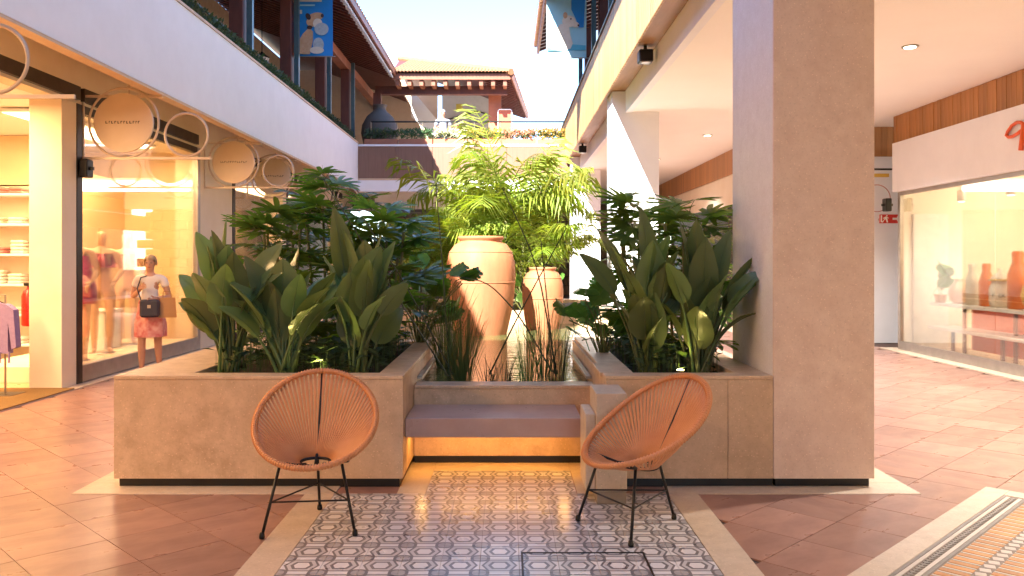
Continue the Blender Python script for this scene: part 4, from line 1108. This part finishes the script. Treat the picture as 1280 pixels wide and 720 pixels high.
# ------------------------------------------------------------------ small fittings
def floodlight(p, label):
    t = thing('floodlight', label, 'lamp', tuple(p))
    MB().box(p.x-.09, p.x+.09, p.y-.10, p.y+.10, p.z-.08, p.z+.08, c=.012).build('housing', BLACK, t)
    MB().box(p.x-.02, p.x+.02, p.y-.02, p.y+.02, p.z+.08, p.z+.16).build('bracket', BLACK, t)
    MB().lathe([(.06,0),(.065,.008)], (p.x, p.y-.04, p.z-.09), 14).build('lens', STEEL, t)
floodlight(Vector((1.80, 10.85, 4.16)), 'black floodlight under the timber soffit, on the near side of the first white pillar')
floodlight(Vector((1.80, 19.9, 4.16)), 'black floodlight under the timber soffit just before the farthest pillar')
def wallspeaker(x, y, z, label):
    t = thing('wall_speaker', label, 'speaker', (x, y, z)); MB().box(x-.05, x+.05, y-.08, y+.08, z-.11, z+.11, c=.012).build('cabinet', BLACK, t)
    MB().box(x-.09, x+.09, y-.02, y+.02, z-.02, z+.02).build('bracket', BLACK, t)
wallspeaker(XG+.09, 10.1, 2.62, 'small dark speaker on the dark window post near the entrance pier')
wallspeaker(XS-.14, 14.15, 2.45, 'small grey speaker below the blank white sign board corner')
# exit sign
ex = thing('exit_sign', 'red emergency exit sign with white running figure and arrow on the white wall', 'sign', (6.93, 15.0, 2.2))
q = px(1100, 273, 14.9); q2 = px(1122, 273, 14.9)
REDS = pm('exit_red', (.55,.02,.012), (.50,.018,.01), rough=.4); WHS = pm('sign_white', (.85,.83,.78), rough=.5)
x0, x1, z0, z1 = q.x, q2.x+.06, px(0,279,14.9).z, px(0,268,14.9).z
bx('board', REDS, ex, x0, x1, 14.9, 14.93, z0, z1)
hh = z1-z0; cz = (z0+z1)/2
m = MB(); a = x0+.07
m.prism([(a-.02,z0+.01),(a,z0+.05),(a+.03,z0+.075),(a+.05,z0+.01),(a+.075,z0+.015),(a+.055,z0+.095),(a+.085,z0+.085),(a+.08,z0+.10),(a+.03,z0+.12),(a-.02,z0+.09),(a-.01,z0+.08),(a+.01,z0+.09),(a,z0+.065),(a-.04,z0+.02)], 'y', 14.895, 14.899)
m.prism(blob(a+.05, z0+.132, .014, .014, 10), 'y', 14.895, 14.899)
tag(m.build('running_figure', WHS, ex), kind='stuff'); m = MB()
m.box(x0+.012, x0+.035, 14.895, 14.899, z0+.015, z1-.015); m.build('door_mark', WHS, ex); m = MB()
m.prism([(x1-.15,cz+.018),(x1-.07,cz+.018),(x1-.07,cz+.045),(x1-.02,cz),(x1-.07,cz-.045),(x1-.07,cz-.018),(x1-.15,cz-.018)], 'y', 14.895, 14.899)
m.build('arrow', WHS, ex)
bx('standoff', STEEL, ex, x0+.1, x0+.14, 14.93, 15.2, cz-.02, cz+.02)
# orange script letter on the right sign board, and ring sign beyond the pillar
ORS = pm('orange_letter', (.78,.13,.03), (.72,.11,.025), rough=.4)
lt = thing('script_letter', 'orange handwritten letter q fixed to the blank white sign board', 'sign letter', (6.48, 10.8, 3.1))
def onwall(x, y): X = 6.47; Y = X*F/(x-CX); return (X, Y, EYE-(y-CY)*Y/F)
lp = [(1280,156),(1276,153),(1271,153),(1265,157),(1260,164),(1258,169),(1261,171.5),(1266,170.5),(1272,167),(1277,163)]
MB().tube([onwall(*p) for p in lp], .022, 7).build('stroke', ORS, lt, smooth=True)
MB().tube([onwall(*p) for p in ((1280,153),(1279,163),(1277.5,176),(1276,188))], .03, 7).build('stroke', ORS, lt, smooth=True)
rs = thing('ring_sign', 'thin pink ring sign on a black bracket against the white return wall', 'sign', (6.72, 14.9, 2.6))
MB().tube([(6.5,14.9,3.14),(6.95,14.9,3.14)], .018, 6).build('bracket', BLACK, rs)
MB().box(6.52, 6.83, 14.88, 14.92, 3.0, 3.06).build('plate', pm('yellow_plate', (.62,.40,.05), rough=.4), rs)
MB().tube(ringpts(6.62, 14.9, 2.62, .24), .009, 5, closed=True).build('ring', pm('pink_ring', (.50,.22,.2), rough=.4), rs, smooth=True)
# ceiling downlights in the right colonnade
DL = emis('downlight_lens', (1,.86,.62), 2.2)
for k, (x, y) in enumerate(((4.6, 9.5), (4.6, 12.6), (3.9, 16.2), (3.6, 20.0), (4.6, 6.4))):
    t = thing('ceiling_downlight', 'small round downlight in the cream ceiling, ' + ('level with the gift shop display', 'level with the blank sign board corner', 'beyond the white return wall', 'deepest along the colonnade', 'closest to the massive pillar')[k], 'lamp', (x, y, 3.94), group='downlights in the colonnade ceiling')
    MB().lathe([(.09,0),(.095,.012)], (x,y,3.936), 20).build('bezel', STEEL, t)
    MB().lathe([(.065,0),(.065,.002)], (x,y,3.933), 20).build('lens', DL, t)
    lamp('bulb', 'SPOT', (0,0,-.02), 170, (1,.96,.92), .06, parent=t, spot=R(120))
# planter uplights
for k, (x, y, w_) in enumerate(((-1.32, 5.86, 'among the stems behind the front-facing chair'), (1.22, 5.86, 'between the two dark plants by the pillar'))):
    t = thing('garden_spot', 'small lit garden spotlight %s' % w_, 'lamp', (x, y, .68))
    MB().lathe([(.03,0),(.034,.03),(.03,.05)], (x,y,.68), 14).build('housing', BLACK, t)
    MB().lathe([(.024,0),(.024,.003)], (x,y,.731), 14).build('lens', emis('spot_lens', (1,.78,.25), 10), t)
    lamp('bulb', 'SPOT', (0,0,.06), 1.2, (1,.75,.25), .02, (PI,0,0), t, spot=R(110))

# ------------------------------------------------------------------ figures
def skin(name, J, E, mat, parent, root, sub=2):
    names = list(J); me = bpy.data.meshes.new(name)
    me.from_pydata([J[n][0] for n in names], [(names.index(a), names.index(b)) for a, b in E], [])
    me.materials.append(mat)
    o = bpy.data.objects.new(name, me); col.objects.link(o); o.parent = parent
    md = o.modifiers.new('skin', 'SKIN'); md.use_smooth_shade = True; md.branch_smoothing = .3
    for n, sv in zip(names, me.skin_vertices[0].data):
        r = J[n][1]; sv.radius = (r, r) if not isinstance(r, tuple) else r; sv.use_root = (n == root)
    ss = o.modifiers.new('sub', 'SUBSURF'); ss.levels = sub; ss.render_levels = sub
    return o
SKIN = pm('skin', (.55,.30,.20), (.50,.26,.17), scale=6, rough=.5)
MANN = pm('mannequin_skin', (.66,.42,.28), (.62,.38,.25), scale=3, rough=.4)
def body_joints(h=1.0, head=True, arms=None, legs=None):
    J = {'pelvis': ((0,0,.86), (.125,.095)), 'waist': ((0,-.005,1.0), (.105,.085)), 'chest': ((0,0,1.16), (.125,.095)), 'clav': ((0,.01,1.275), (.095,.07)), 'neck': ((0,.005,1.345), .043)}
    E = [('pelvis','waist'),('waist','chest'),('chest','clav'),('clav','neck')]
    if head:
        J.update({'jaw': ((0,-.012,1.41), (.055,.062)), 'skull': ((0,.0,1.475), (.070,.084)), 'crown': ((0,.008,1.535), (.052,.06)), 'nose': ((0,-.098,1.455), .009)})
        E += [('neck','jaw'),('jaw','skull'),('skull','crown')]; J.pop('nose')
    arms = arms or {'l': [(-.155,.01,1.265),(-.22,.03,1.02),(-.10,-.15,1.12)], 'r': [(.155,.01,1.265),(.235,.03,1.02),(.09,-.16,1.0)]}
    legs = legs or {'l': [(-.085,0,.80),(-.095,-.05,.46),(-.10,-.02,.09),(-.105,-.14,.035)], 'r': [(.085,0,.80),(.09,.02,.46),(.095,.10,.10),(.10,.0,.035)]}
    for s_ in 'lr':
        sh, el, wr = [Vector(p) for p in arms[s_]]
        J['sh'+s_] = (sh, .052); J['ua'+s_] = (sh.lerp(el,.5), .044); J['el'+s_] = (el, .036); J['fa'+s_] = (el.lerp(wr,.4), .036); J['wr'+s_] = (wr, .024)
        d = (wr-el).normalized(); pal = wr + d*.055; J['pa'+s_] = (pal, (.034,.018))
        E += [('clav','sh'+s_),('sh'+s_,'ua'+s_),('ua'+s_,'el'+s_),('el'+s_,'fa'+s_),('fa'+s_,'wr'+s_),('wr'+s_,'pa'+s_)]
        sd = d.cross(Vector((0,0,1))).normalized(); up = sd.cross(d)
        for k, (o_, l_) in enumerate(((-.026,.052),(-.009,.064),(.009,.060),(.025,.048))):
            a = pal + d*.035 + up*o_; J['k%d%s' % (k, s_)] = (a, .0095); b = a + d*l_*.6 - sd*.012; J['f%d%s' % (k, s_)] = (b, .0075); c = b + d*l_*.35 - sd*.022; J['t%d%s' % (k, s_)] = (c, .006)
            E += [('pa'+s_,'k%d%s' % (k, s_)),('k%d%s' % (k, s_),'f%d%s' % (k, s_)),('f%d%s' % (k, s_),'t%d%s' % (k, s_))]
        a = wr + d*.03 + up*.036; J['th'+s_] = (a, .010); J['tt'+s_] = (a + d*.03 + up*.016, .008); E += [('wr'+s_,'th'+s_),('th'+s_,'tt'+s_)]
        hp_, kn, an, to = [Vector(p) for p in legs[s_]]
        J['hp'+s_] = (hp_, .090); J['tg'+s_] = (hp_.lerp(kn,.5), .074); J['kn'+s_] = (kn, .053); J['cf'+s_] = (kn.lerp(an,.33), .055); J['an'+s_] = (an, .034); J['he'+s_] = (an + Vector((0,.02,-.05)), .034); J['to'+s_] = (to, (.036,.024))
        E += [('pelvis','hp'+s_),('hp'+s_,'tg'+s_),('tg'+s_,'kn'+s_),('kn'+s_,'cf'+s_),('cf'+s_,'an'+s_),('an'+s_,'he'+s_),('he'+s_,'to'+s_)]
    return J, E
def dress_top(J, mat, parent, sleeve=.5, grow=1.10, low='pelvis'):
    K = {}
    for n in ('waist','chest','clav'):
        p, r = J[n]; K[n] = (p, tuple(x*grow for x in r) if isinstance(r, tuple) else r*grow)
    K['hem'] = ((0,-.005,.93), (.128,.10)); E = [('hem','waist'),('waist','chest'),('chest','clav')]
    for s_ in 'lr':
        sh, el = Vector(J['sh'+s_][0]), Vector(J['el'+s_][0]); K['sh'+s_] = (sh, .062); K['sl'+s_] = (sh.lerp(el, sleeve), .060); E += [('clav','sh'+s_),('sh'+s_,'sl'+s_)]
    return skin('blouse', K, E, mat, parent, 'waist')
def face(parent, hz=1.475, hair=(.30,.17,.08), bob=True):
    HAIR = pm('hair', hair, tuple(x*.7 for x in hair), scale=30, rough=.5)
    m = MB(); n = 20; rings = 10; vs = []; fs = []
    for i in range(rings+1):
        th = i/rings*R(118)
        for k in range(n):
            a = 2*PI*k/n; fr = math.sin(a)                     # a = -pi/2 is the face
            t2 = th*(1 if fr > -.35 else .62)
            vs.append((.083*math.sin(t2)*math.cos(a), .012+.095*math.sin(t2)*math.sin(a), hz+.012+.098*math.cos(t2)))
    for i in range(rings):
        for k in range(n): fs.append((i*n+k, i*n+(k+1) % n, (i+1)*n+(k+1) % n, (i+1)*n+k))
    m.add(vs, fs).build('hair', HAIR, parent, smooth=True, world=False)
    for s_ in (-1, 1):
        MB().lathe([(.001,-.007),(.009,-.003),(.010,.0),(.009,.004),(.001,.007)], (s_*.028, -.078, hz-.002), 10).build('eye', INKR, parent, smooth=True, world=False)
        MB().lathe([(.004,-.026),(.014,-.01),(.016,.012),(.006,.026)], (s_*.074, .01, hz-.012), 8).build('ear', SKIN, parent, smooth=True, world=False)
    MB().add([(0,-.080,hz+.004),(-.013,-.078,hz-.036),(.013,-.078,hz-.036),(0,-.102,hz-.034)], [(0,1,3),(0,3,2),(1,2,3)]).build('nose', SKIN, parent, world=False)
    MB().tube([(-.022,-.070,hz-.062),(0,-.079,hz-.060),(.022,-.070,hz-.062)], [.003,.006,.003], 6).build('mouth', pm('lips', (.40,.10,.09), rough=.4), parent, world=False)
def skirt(parent, mat, z1=.98, z0=.50, r1=.128, r0=.185):
    m = MB(); vs = []; n = 40; rows = 8
    for j in range(rows+1):
        u = j/rows; z = z1+(z0-z1)*u; r = r1+(r0-r1)*min(1, u*1.5)
        for k in range(n):
            a = 2*PI*k/n; rr_ = r*(1+.05*u*math.sin(7*a)+.03*u*math.sin(11*a+1)); vs.append((rr_*1.08*math.cos(a), rr_*.86*math.sin(a), z))
    fs = [(j*n+k, j*n+(k+1) % n, (j+1)*n+(k+1) % n, (j+1)*n+k) for j in range(rows) for k in range(n)]
    return m.add(vs, fs).build('skirt', mat, parent, smooth=True, world=False)
wx, wy = -4.72, 11.0
wo = thing('person', 'person in white blouse and pink patterned skirt walking past the mannequin window', 'person', (wx, wy, .0), R(12))
J, E = body_joints()
skin('body', J, E, SKIN, wo, 'pelvis')
dress_top(J, pm('white_cotton', (.78,.72,.66), (.72,.66,.60), rough=.8), wo)
skirt(wo, pm('pink_print', (.52,.09,.10), (.72,.42,.38), scale=9, rough=.8, detail=2))
face(wo, hair=(.50,.33,.17))
for n_, (x_, y_) in (('l', (-.103,-.10)), ('r', (.098,.05))):
    MB().box(x_-.042, x_+.042, y_-.10, y_+.12, .0, .03, c=.012).build('sandal', INK, wo, world=False)
hbm = pm('navy_leather', (.02,.022,.05), rough=.4); tbm = pm('tan_leather', (.42,.22,.08), (.36,.18,.06), rough=.5)
hb = thing('handbag', 'dark navy shoulder bag held by the person in the pink skirt', 'bag', (wx+.10, wy-.24, .72), R(10))
MB().box(-.12, .12, -.05, .05, .05, .28, c=.025).build('bag_body', hbm, hb, world=False)
MB().tube([(-.11,.0,.27),(-.17,.06,.42),(-.15,.16,.56),(-.07,.22,.585),(.0,.23,.59)], .009, 5).build('strap', hbm, hb, world=False)
MB().box(-.02, .02, -.056, -.05, .17, .21).build('clasp', STEEL, hb, world=False)
tb_ = thing('tote_bag', 'tan leather tote carried behind the dark navy shoulder bag', 'bag', (wx+.27, wy-.12, .72), R(20))
MB().prism([(-.10,.04),(.12,.04),(.10,.30),(-.08,.30)], 'y', -.05, .05).build('bag_body', tbm, tb_, world=False)
MB().tube([(-.05,0,.30),(-.04,0,.38),(.04,0,.38),(.06,0,.30)], .008, 5).build('handle', tbm, tb_, world=False)
# terrace visitors
def visitor(loc, rz, top, trousers, label, s_=1.0, hat=None):
    t = thing('person', label, 'person', loc, rz); t.scale = (s_, s_, s_)
    Jv, Ev = body_joints(arms={'l': [(-.16,.01,1.27),(-.24,.02,1.02),(-.16,-.18,1.05)], 'r': [(.16,.01,1.27),(.23,.03,1.02),(.22,-.12,.82)]})
    skin('body', Jv, Ev, SKIN, t, 'pelvis', 1); dress_top(Jv, top, t, .6, 1.15)
    K = {n: (Jv[n][0], (tuple(x*1.12 for x in Jv[n][1]) if isinstance(Jv[n][1], tuple) else Jv[n][1]*1.2)) for n in Jv if n in ('pelvis','hpl','tgl','knl','cfl','anl','hpr','tgr','knr','cfr','anr')}
    skin('trousers', K, [(a, b) for a, b in Ev if a in K and b in K], trousers, t, 'pelvis', 1)
    face(t, hair=hat or (.05,.03,.02))
    return t
visitor((-1.92, 24.9, 4.32), R(15), pm('pale_blue_shirt', (.35,.42,.55), rough=.8), pm('navy_cloth', (.02,.03,.09), rough=.8), 'person in pale blue shirt and navy trousers on the bridge', 1.08, (.45,.45,.5))
visitor((-1.55, 25.2, 4.32), R(-20), pm('orange_blue_shirt', (.62,.25,.05), (.10,.35,.5), scale=3, rough=.8), pm('blue_cloth', (.05,.2,.35), rough=.8), 'smaller person in orange and blue top on the bridge', .88)
# ------------------------------------------------------------------ mannequins
def mannequin(x, y, rz, label, col_, slip=False):
    t = thing('mannequin', label, 'mannequin', (x, y, .2), rz)
    Jm, Em = body_joints(arms={'l': [(-.155,.01,1.265),(-.215,.03,1.02),(-.20,-.04,.80)], 'r': [(.155,.01,1.265),(.235,.03,1.04),(.15,-.10,.90)]}, legs={'l': [(-.085,0,.80),(-.09,-.02,.46),(-.09,0,.09),(-.095,-.12,.035)], 'r': [(.085,0,.80),(.10,-.06,.46),(.09,-.02,.10),(.10,-.14,.035)]})
    skin('body', Jm, Em, MANN, t, 'pelvis'); t.scale = (1.1,1.1,1.12)
    mt = pm('lingerie_%s' % ('a' if slip else 'b'), col_, tuple(c*.7 for c in col_), scale=14, rough=.6)
    if slip: skirt(t, mt, 1.22, .66, .125, .20)
    else:
        skin('brief', {'a': ((0,0,.83), (.128,.10)), 'b': ((0,0,.90), (.132,.104))}, [('a','b')], mt, t, 'a', 1)
        skin('bra', {'a': ((-.07,-.06,1.16), .072), 'b': ((.07,-.06,1.16), .072), 'c': ((0,-.02,1.15), (.12,.09))}, [('a','c'),('c','b')], mt, t, 'c', 1)
    MB().lathe([(.16,0),(.15,.015)], (0,0,0), 20).build('stand', STEEL, t, world=False)
    return t
mannequin(-5.62, 10.85, R(25), 'mannequin in a magenta slip, closest to the dark window post', (.50,.03,.16), True)
mannequin(-5.72, 11.75, R(25), 'mannequin in pink bra and brief beside the magenta slip', (.62,.16,.22))
mannequin(-5.9, 12.9, R(30), 'mannequin in pale pink bra and brief towards the end of the window', (.70,.30,.28))
t = thing('display_plinth', 'plain white display plinth in the mannequin window', 'plinth', (-6.1, 12.4, .2))
MB().box(-6.35, -5.85, 12.1, 12.6, .2, .75, c=.01).build('box', PLASTER, t); MB().box(-6.37, -5.83, 12.08, 12.62, .751, .78, c=.004).build('top', PLASTER, t)
# left shop fittings
sh = thing('shelf_unit', 'tall lit cream shelving at the back of the open shop', 'shelf', (-8.2, 12.4, 0))
bx('back_board', CREAM, sh, -9.7, -6.85, 12.50, 12.58, .01, 2.62)
for k in range(6): bx('shelf', PLASTER, sh, -9.7, -6.85, 12.12, 12.498, .25+k*.44, .285+k*.44, c=.004)
for xx in (-9.72, -8.3, -6.86): bx('upright', CREAM, sh, xx, xx+.03, 12.12, 12.498, .01, 2.62)
cols = [pm('cloth_%s' % n, c, rough=.85) for n, c in (('peach', (.70,.42,.30)), ('cream', (.75,.66,.52)), ('rose', (.62,.22,.20)), ('white', (.80,.76,.70)))]
fold = {}
for k in range(6):
    for j in range(9):
        x0 = -9.55 + j*.29 + random.uniform(0,.05); hgt = random.choice((.10,.16,.22)); q = random.randrange(4)
        if (q, hgt) not in fold:
            m = MB(); nn = int(hgt/.05)
            for i in range(nn): m.box(-.10, .10, -.12, .12, i*.05, i*.05+.046, c=.018)
            fold[q, hgt] = m.mesh('folded_stack', cols[q], True)
        o = inst('folded_stack', fold[q, hgt], None, (x0, 12.3, .286+k*.44)); tag(o, '%s pile of folded %s garments on the %s shelf of the lit cream unit' % ({.10:'low',.16:'middling',.22:'tall'}[hgt], ('peach','cream','rose','white')[q], ('lowest','second','third','fourth','fifth','top')[k]), 'clothes', 'folded clothes on the shop shelves', )
rk = thing('clothes_rail', 'low steel clothes rail just inside the open shop entrance', 'clothes rail', (-5.85, 9.2, 0))
MB().tube([(-5.55,9.2,.02),(-5.55,9.2,1.12),(-6.3,9.2,1.12),(-6.3,9.2,.02)], .014, 6).build('frame', STEEL, rk)
MB().box(-5.70,-5.40,9.05,9.35,.009,.03,c=.006).build('foot', DARK, rk); MB().box(-6.45,-6.15,9.05,9.35,.009,.03,c=.006).build('foot', DARK, rk)
LAV = pm('lavender_knit', (.30,.22,.42), (.25,.18,.36), scale=30, rough=.9)
cd = thing('cardigan', 'lavender cardigan hanging on the rail at the shop entrance', 'clothes', (-5.66, 9.18, .5))
m = MB(); m.prism([(-5.50,1.02),(-5.42,.96),(-5.39,.55),(-5.44,.53),(-5.48,.82),(-5.48,.48),(-5.82,.48),(-5.83,.82),(-5.87,.53),(-5.93,.55),(-5.89,.96),(-5.80,1.02),(-5.70,1.04),(-5.60,1.04)], 'y', 9.13, 9.23); m.build('knit', LAV, cd)
MB().tube([(-5.82,9.18,1.0),(-5.65,9.18,1.075),(-5.48,9.18,1.0)], .008, 5).build('hanger', DARK, cd)
for k in range(4): MB().tube([(-5.46-k*.1,9.12,.50),(-5.46-k*.1,9.12,.38)], .012, 5).build('tassel', LAV, cd)
fe = thing('fire_extinguisher', 'red fire extinguisher on the side of the cream entrance pier', 'fire extinguisher', (-5.72, 9.95, .75))
RED = pm('red_enamel', (.55,.02,.015), rough=.3)
MB().lathe([(.07,0),(.08,.02),(.08,.36),(.06,.42),(.025,.45),(.02,.48)], (-5.72,9.95,.72), 20).build('cylinder', RED, fe, smooth=True)
MB().box(-5.75,-5.69,9.88,9.98,1.20,1.24,c=.008).build('valve', BLACK, fe); MB().tube([(-5.69,9.93,1.21),(-5.62,9.91,1.14),(-5.63,9.91,.95)], .012, 6).build('hose', BLACK, fe)
dm = thing('doormat', 'brown doormat at the open shop entrance', 'doormat', (-5.35, 9.0, .012)); MB().box(-5.9, -5.02, 8.2, 9.66, .013, .026, c=.004).build('mat', pm('coir', (.22,.12,.03), (.16,.085,.02), scale=60, rough=.95), dm)
# shop lamps
PAN = emis('shop_panel', (1,.72,.40), 1.2)
def panel(x, y, z, sx, sy, e, c, label, mat=PAN, grp=None):
    t = thing('ceiling_lamp', label, 'lamp', (x, y, z), group=grp)
    MB().box(x-sx/2-.03, x+sx/2+.03, y-sy/2-.03, y+sy/2+.03, z, z+.04).build('frame', PLASTER, t)
    MB().box(x-sx/2, x+sx/2, y-sy/2, y+sy/2, z-.006, z-.001).build('diffuser', mat, t)
    lamp('bulb', 'AREA', (0,0,-.02), e*(.115 if c == WARM else .075), c, sx, parent=t, size_y=sy)
WARM = (1,.60,.26)
panel(-6.0, 11.9, 3.34, .5, 3.2, 330, WARM, 'long warm light panel over the mannequin window display')
panel(-6.2, 8.3, 3.34, .8, 2.2, 270, WARM, 'warm light panel just inside the open shop entrance')
panel(-8.3, 10.3, 3.34, 1.6, 2.0, 60, WARM, 'warm light panel in the shop ceiling before the cream shelving')
panel(-6.2, 5.2, 3.34, .8, 2.2, 330, WARM, 'warm light panel in the shop ceiling away from the mannequins')
panel(-6.0, 1.6, 3.34, .8, 2.6, 400, WARM, 'added warm fill panel, unseen in the shop ceiling beside the viewer')  # out-of-view lamp added to warm the planter and pillar fronts
panel(-6.6, 17.6, 3.34, .8, 2.6, 160, WARM, 'warm light panel in the shop behind the fan palms')
panel(-6.6, 22.4, 3.34, .8, 3.6, 140, WARM, 'warm light panel in the last shop before the bridge')
# ------------------------------------------------------------------ right shop display
PANR = emis('shop_panel_pale', (1,.80,.52), 1.2)
RC = (1,.86,.68)
panel(8.4, 12.4, 3.26, 1.2, 2.6, 150, RC, 'pale warm light panel over the tiered display tables', PANR)
panel(8.4, 8.8, 3.26, 1.2, 2.6, 250, RC, 'pale warm light panel over the near part of the gift shop', PANR)
panel(8.4, 5.2, 3.26, 1.2, 2.6, 330, RC, 'pale warm light panel at the back end of the gift shop', PANR)
panel(7.4, 1.4, 3.26, 1.0, 2.6, 480, RC, 'added pale warm fill panel, unseen in the gift shop beside the viewer', PANR)  # unseen fill lamp added opposite, brightens the front faces
panel(6.6, 19.0, 3.30, 1.2, 4.0, 260, RC, 'pale warm light panel in the shop behind the white pillar', PANR)
WHL = pm('white_laquer', (.82,.80,.76), rough=.3)
td = thing('display_table', 'two-tier white display table with dark legs behind the shop glass', 'table', (7.4, 11.2, 0))
bx('top', WHL, td, 7.05, 7.9, 8.6, 13.9, .76, .81, c=.006)
bx('lower_shelf', WHL, td, 6.86, 7.30, 8.6, 13.6, .40, .45, c=.006)
for yy in (8.8, 10.2, 11.6, 12.9):
    bx('leg', DARK, td, 7.08, 7.12, yy, yy+.04, .01, .758); bx('leg', DARK, td, 7.82, 7.86, yy, yy+.04, .01, .758)
    bx('shelf_leg', DARK, td, 6.90, 6.94, yy, yy+.04, .01, .398)
bx('back_board', pm('orange_board', (.75,.12,.025), (.68,.10,.02), rough=.5), td, 7.31, 7.35, 8.6, 13.1, .10, .755)
VW = pm('cream_glaze', (.78,.70,.56), rough=.25); VO = pm('orange_glaze', (.80,.22,.03), (.72,.17,.02), rough=.25); VY = pm('yellow_glaze', (.72,.48,.08), rough=.3); VP = pm('peach_glaze', (.75,.45,.28), rough=.3)
vase_pf = {'round': [(.06,0),(.11,.05),(.13,.13),(.11,.22),(.06,.27),(.05,.30),(.06,.32)], 'tall': [(.08,0),(.085,.3),(.06,.38),(.045,.42),(.05,.5),(.035,.52)], 'jar': [(.10,0),(.12,.06),(.12,.22),(.09,.30),(.10,.33),(.10,.36),(.02,.42),(.02,.46)]}
vl = [(13.0,'round',VP,'peach round vase at the pillar end of the white display table'), (12.55,'tall',VW,'tall cream bottle vase beside the peach vase'), (12.2,'tall',VO,'tall orange vase on the white display table'), (11.8,'jar',VW,'cream lidded jar lettered MILK on the white display table'), (11.35,'tall',VO,'large orange vessel next to the lettered jar'), (10.9,'round',VY,'yellow round vase next to the large orange vessel'), (10.4,'jar',VP,'peach lidded jar on the white display table'), (9.8,'tall',VO,'orange vase at the near end of the display table')]
for k, (yy, pf, mt, lb) in enumerate(vl):
    yy = (13.45, 13.05, 12.68, 12.32, 11.9, 11.45, 10.9, 10.3)[k]; sc_ = 1.6 if 'large' in lb else 1.25
    t = thing('vase', lb, 'vase', (7.3, yy, .811)); b_ = MB().lathe([(r*sc_, z*sc_) for r, z in vase_pf[pf]], (7.3,yy,.811), 24).build('body', mt, t, smooth=True)
    if pf == 'jar':
        MB().lathe([(.125*sc_,0),(.125*sc_,.03)], (7.3,yy,.811+.31*sc_), 20).build('lid_band', VY, t, smooth=True)
def textmesh(txt, size):
    cu = bpy.data.curves.new('t', 'FONT'); cu.body = txt; cu.size = size; cu.extrude = .002; cu.align_x = 'CENTER'
    o = bpy.data.objects.new('t', cu); col.objects.link(o); dg = bpy.context.evaluated_depsgraph_get(); me = bpy.data.meshes.new_from_object(o.evaluated_get(dg))
    bpy.data.objects.remove(o); return me
me = textmesh('MILK', .085); me.materials.append(INK)
lb = bpy.data.objects.new('lettering', me); col.objects.link(lb); lb.rotation_euler = (R(90), 0, R(-52)); tj = [o for o in bpy.data.objects if o.get('label', '').startswith('cream lidded jar')][0]; lb.parent = tj; lb.location = (-.092, -.118, .15); lb['kind'] = 'stuff'
t = thing('potted_leaf', 'small pot with big split green leaves on the display table', 'plant', (7.14, 13.72, .811))
MB().lathe([(.07,0),(.10,.12),(.105,.14)], (7.14,13.72,.811), 18).build('pot', VP, t, smooth=True)
for k in range(5): inst('leaf', mons[2], t, (-.05+.03*k, -.05, .28+.06*k), (.9, .3*(k-2), R(200+k*50)), (1.2,)*3)
for k, yy in enumerate((13.2, 11.9, 10.6)):
    t = thing('track_spot', 'white can spotlight hanging over the display, %s' % ('at the corner by the exit sign', 'above the orange vases', 'above the yellow vase')[k], 'lamp', (7.2, yy, 3.0))
    MB().lathe([(.05,0),(.06,.02),(.06,.17),(.03,.19)], (7.2,yy,2.44), 16).build('can', WHL, t, smooth=True); MB().tube([(7.2,yy,2.62),(7.2,yy,3.3)], .012, 6).build('stem', WHL, t)
    MB().lathe([(.045,0),(.045,.003)], (7.2,yy,2.434), 14).build('lens', DL, t)
t = thing('white_door', 'plain white door panel behind the glass next to the exit sign', 'door', (7.6, 14.2, 0)); bx('leaf', WHL, t, 6.95, 7.55, 14.24, 14.28, .0, 2.3, c=.004); bx('handle', STEEL, t, 7.42, 7.45, 14.20, 14.238, 1.0, 1.14)
# lanterns under the upper roof
for k, yy in enumerate((13.0, 19.0)):
    t = thing('wall_lantern', 'white glass lantern hanging in the upper gallery, %s' % ('near the planted ledge' if k == 0 else 'behind the blue banner'), 'lantern', (-5.6, yy, 6.0))
    MB().lathe([(.10,0),(.16,.26),(.17,.28)], (-5.6,yy,5.85), 6).build('shade', pm('milk_glass', (.8,.76,.68), rough=.3), t); MB().lathe([(.18,0),(.05,.1),(.02,.14)], (-5.6,yy,6.135), 6).build('cap', BLACK, t); MB().tube([(-5.6,yy,6.27),(-5.6,yy,8.1)], .01, 5).build('rod', BLACK, t)
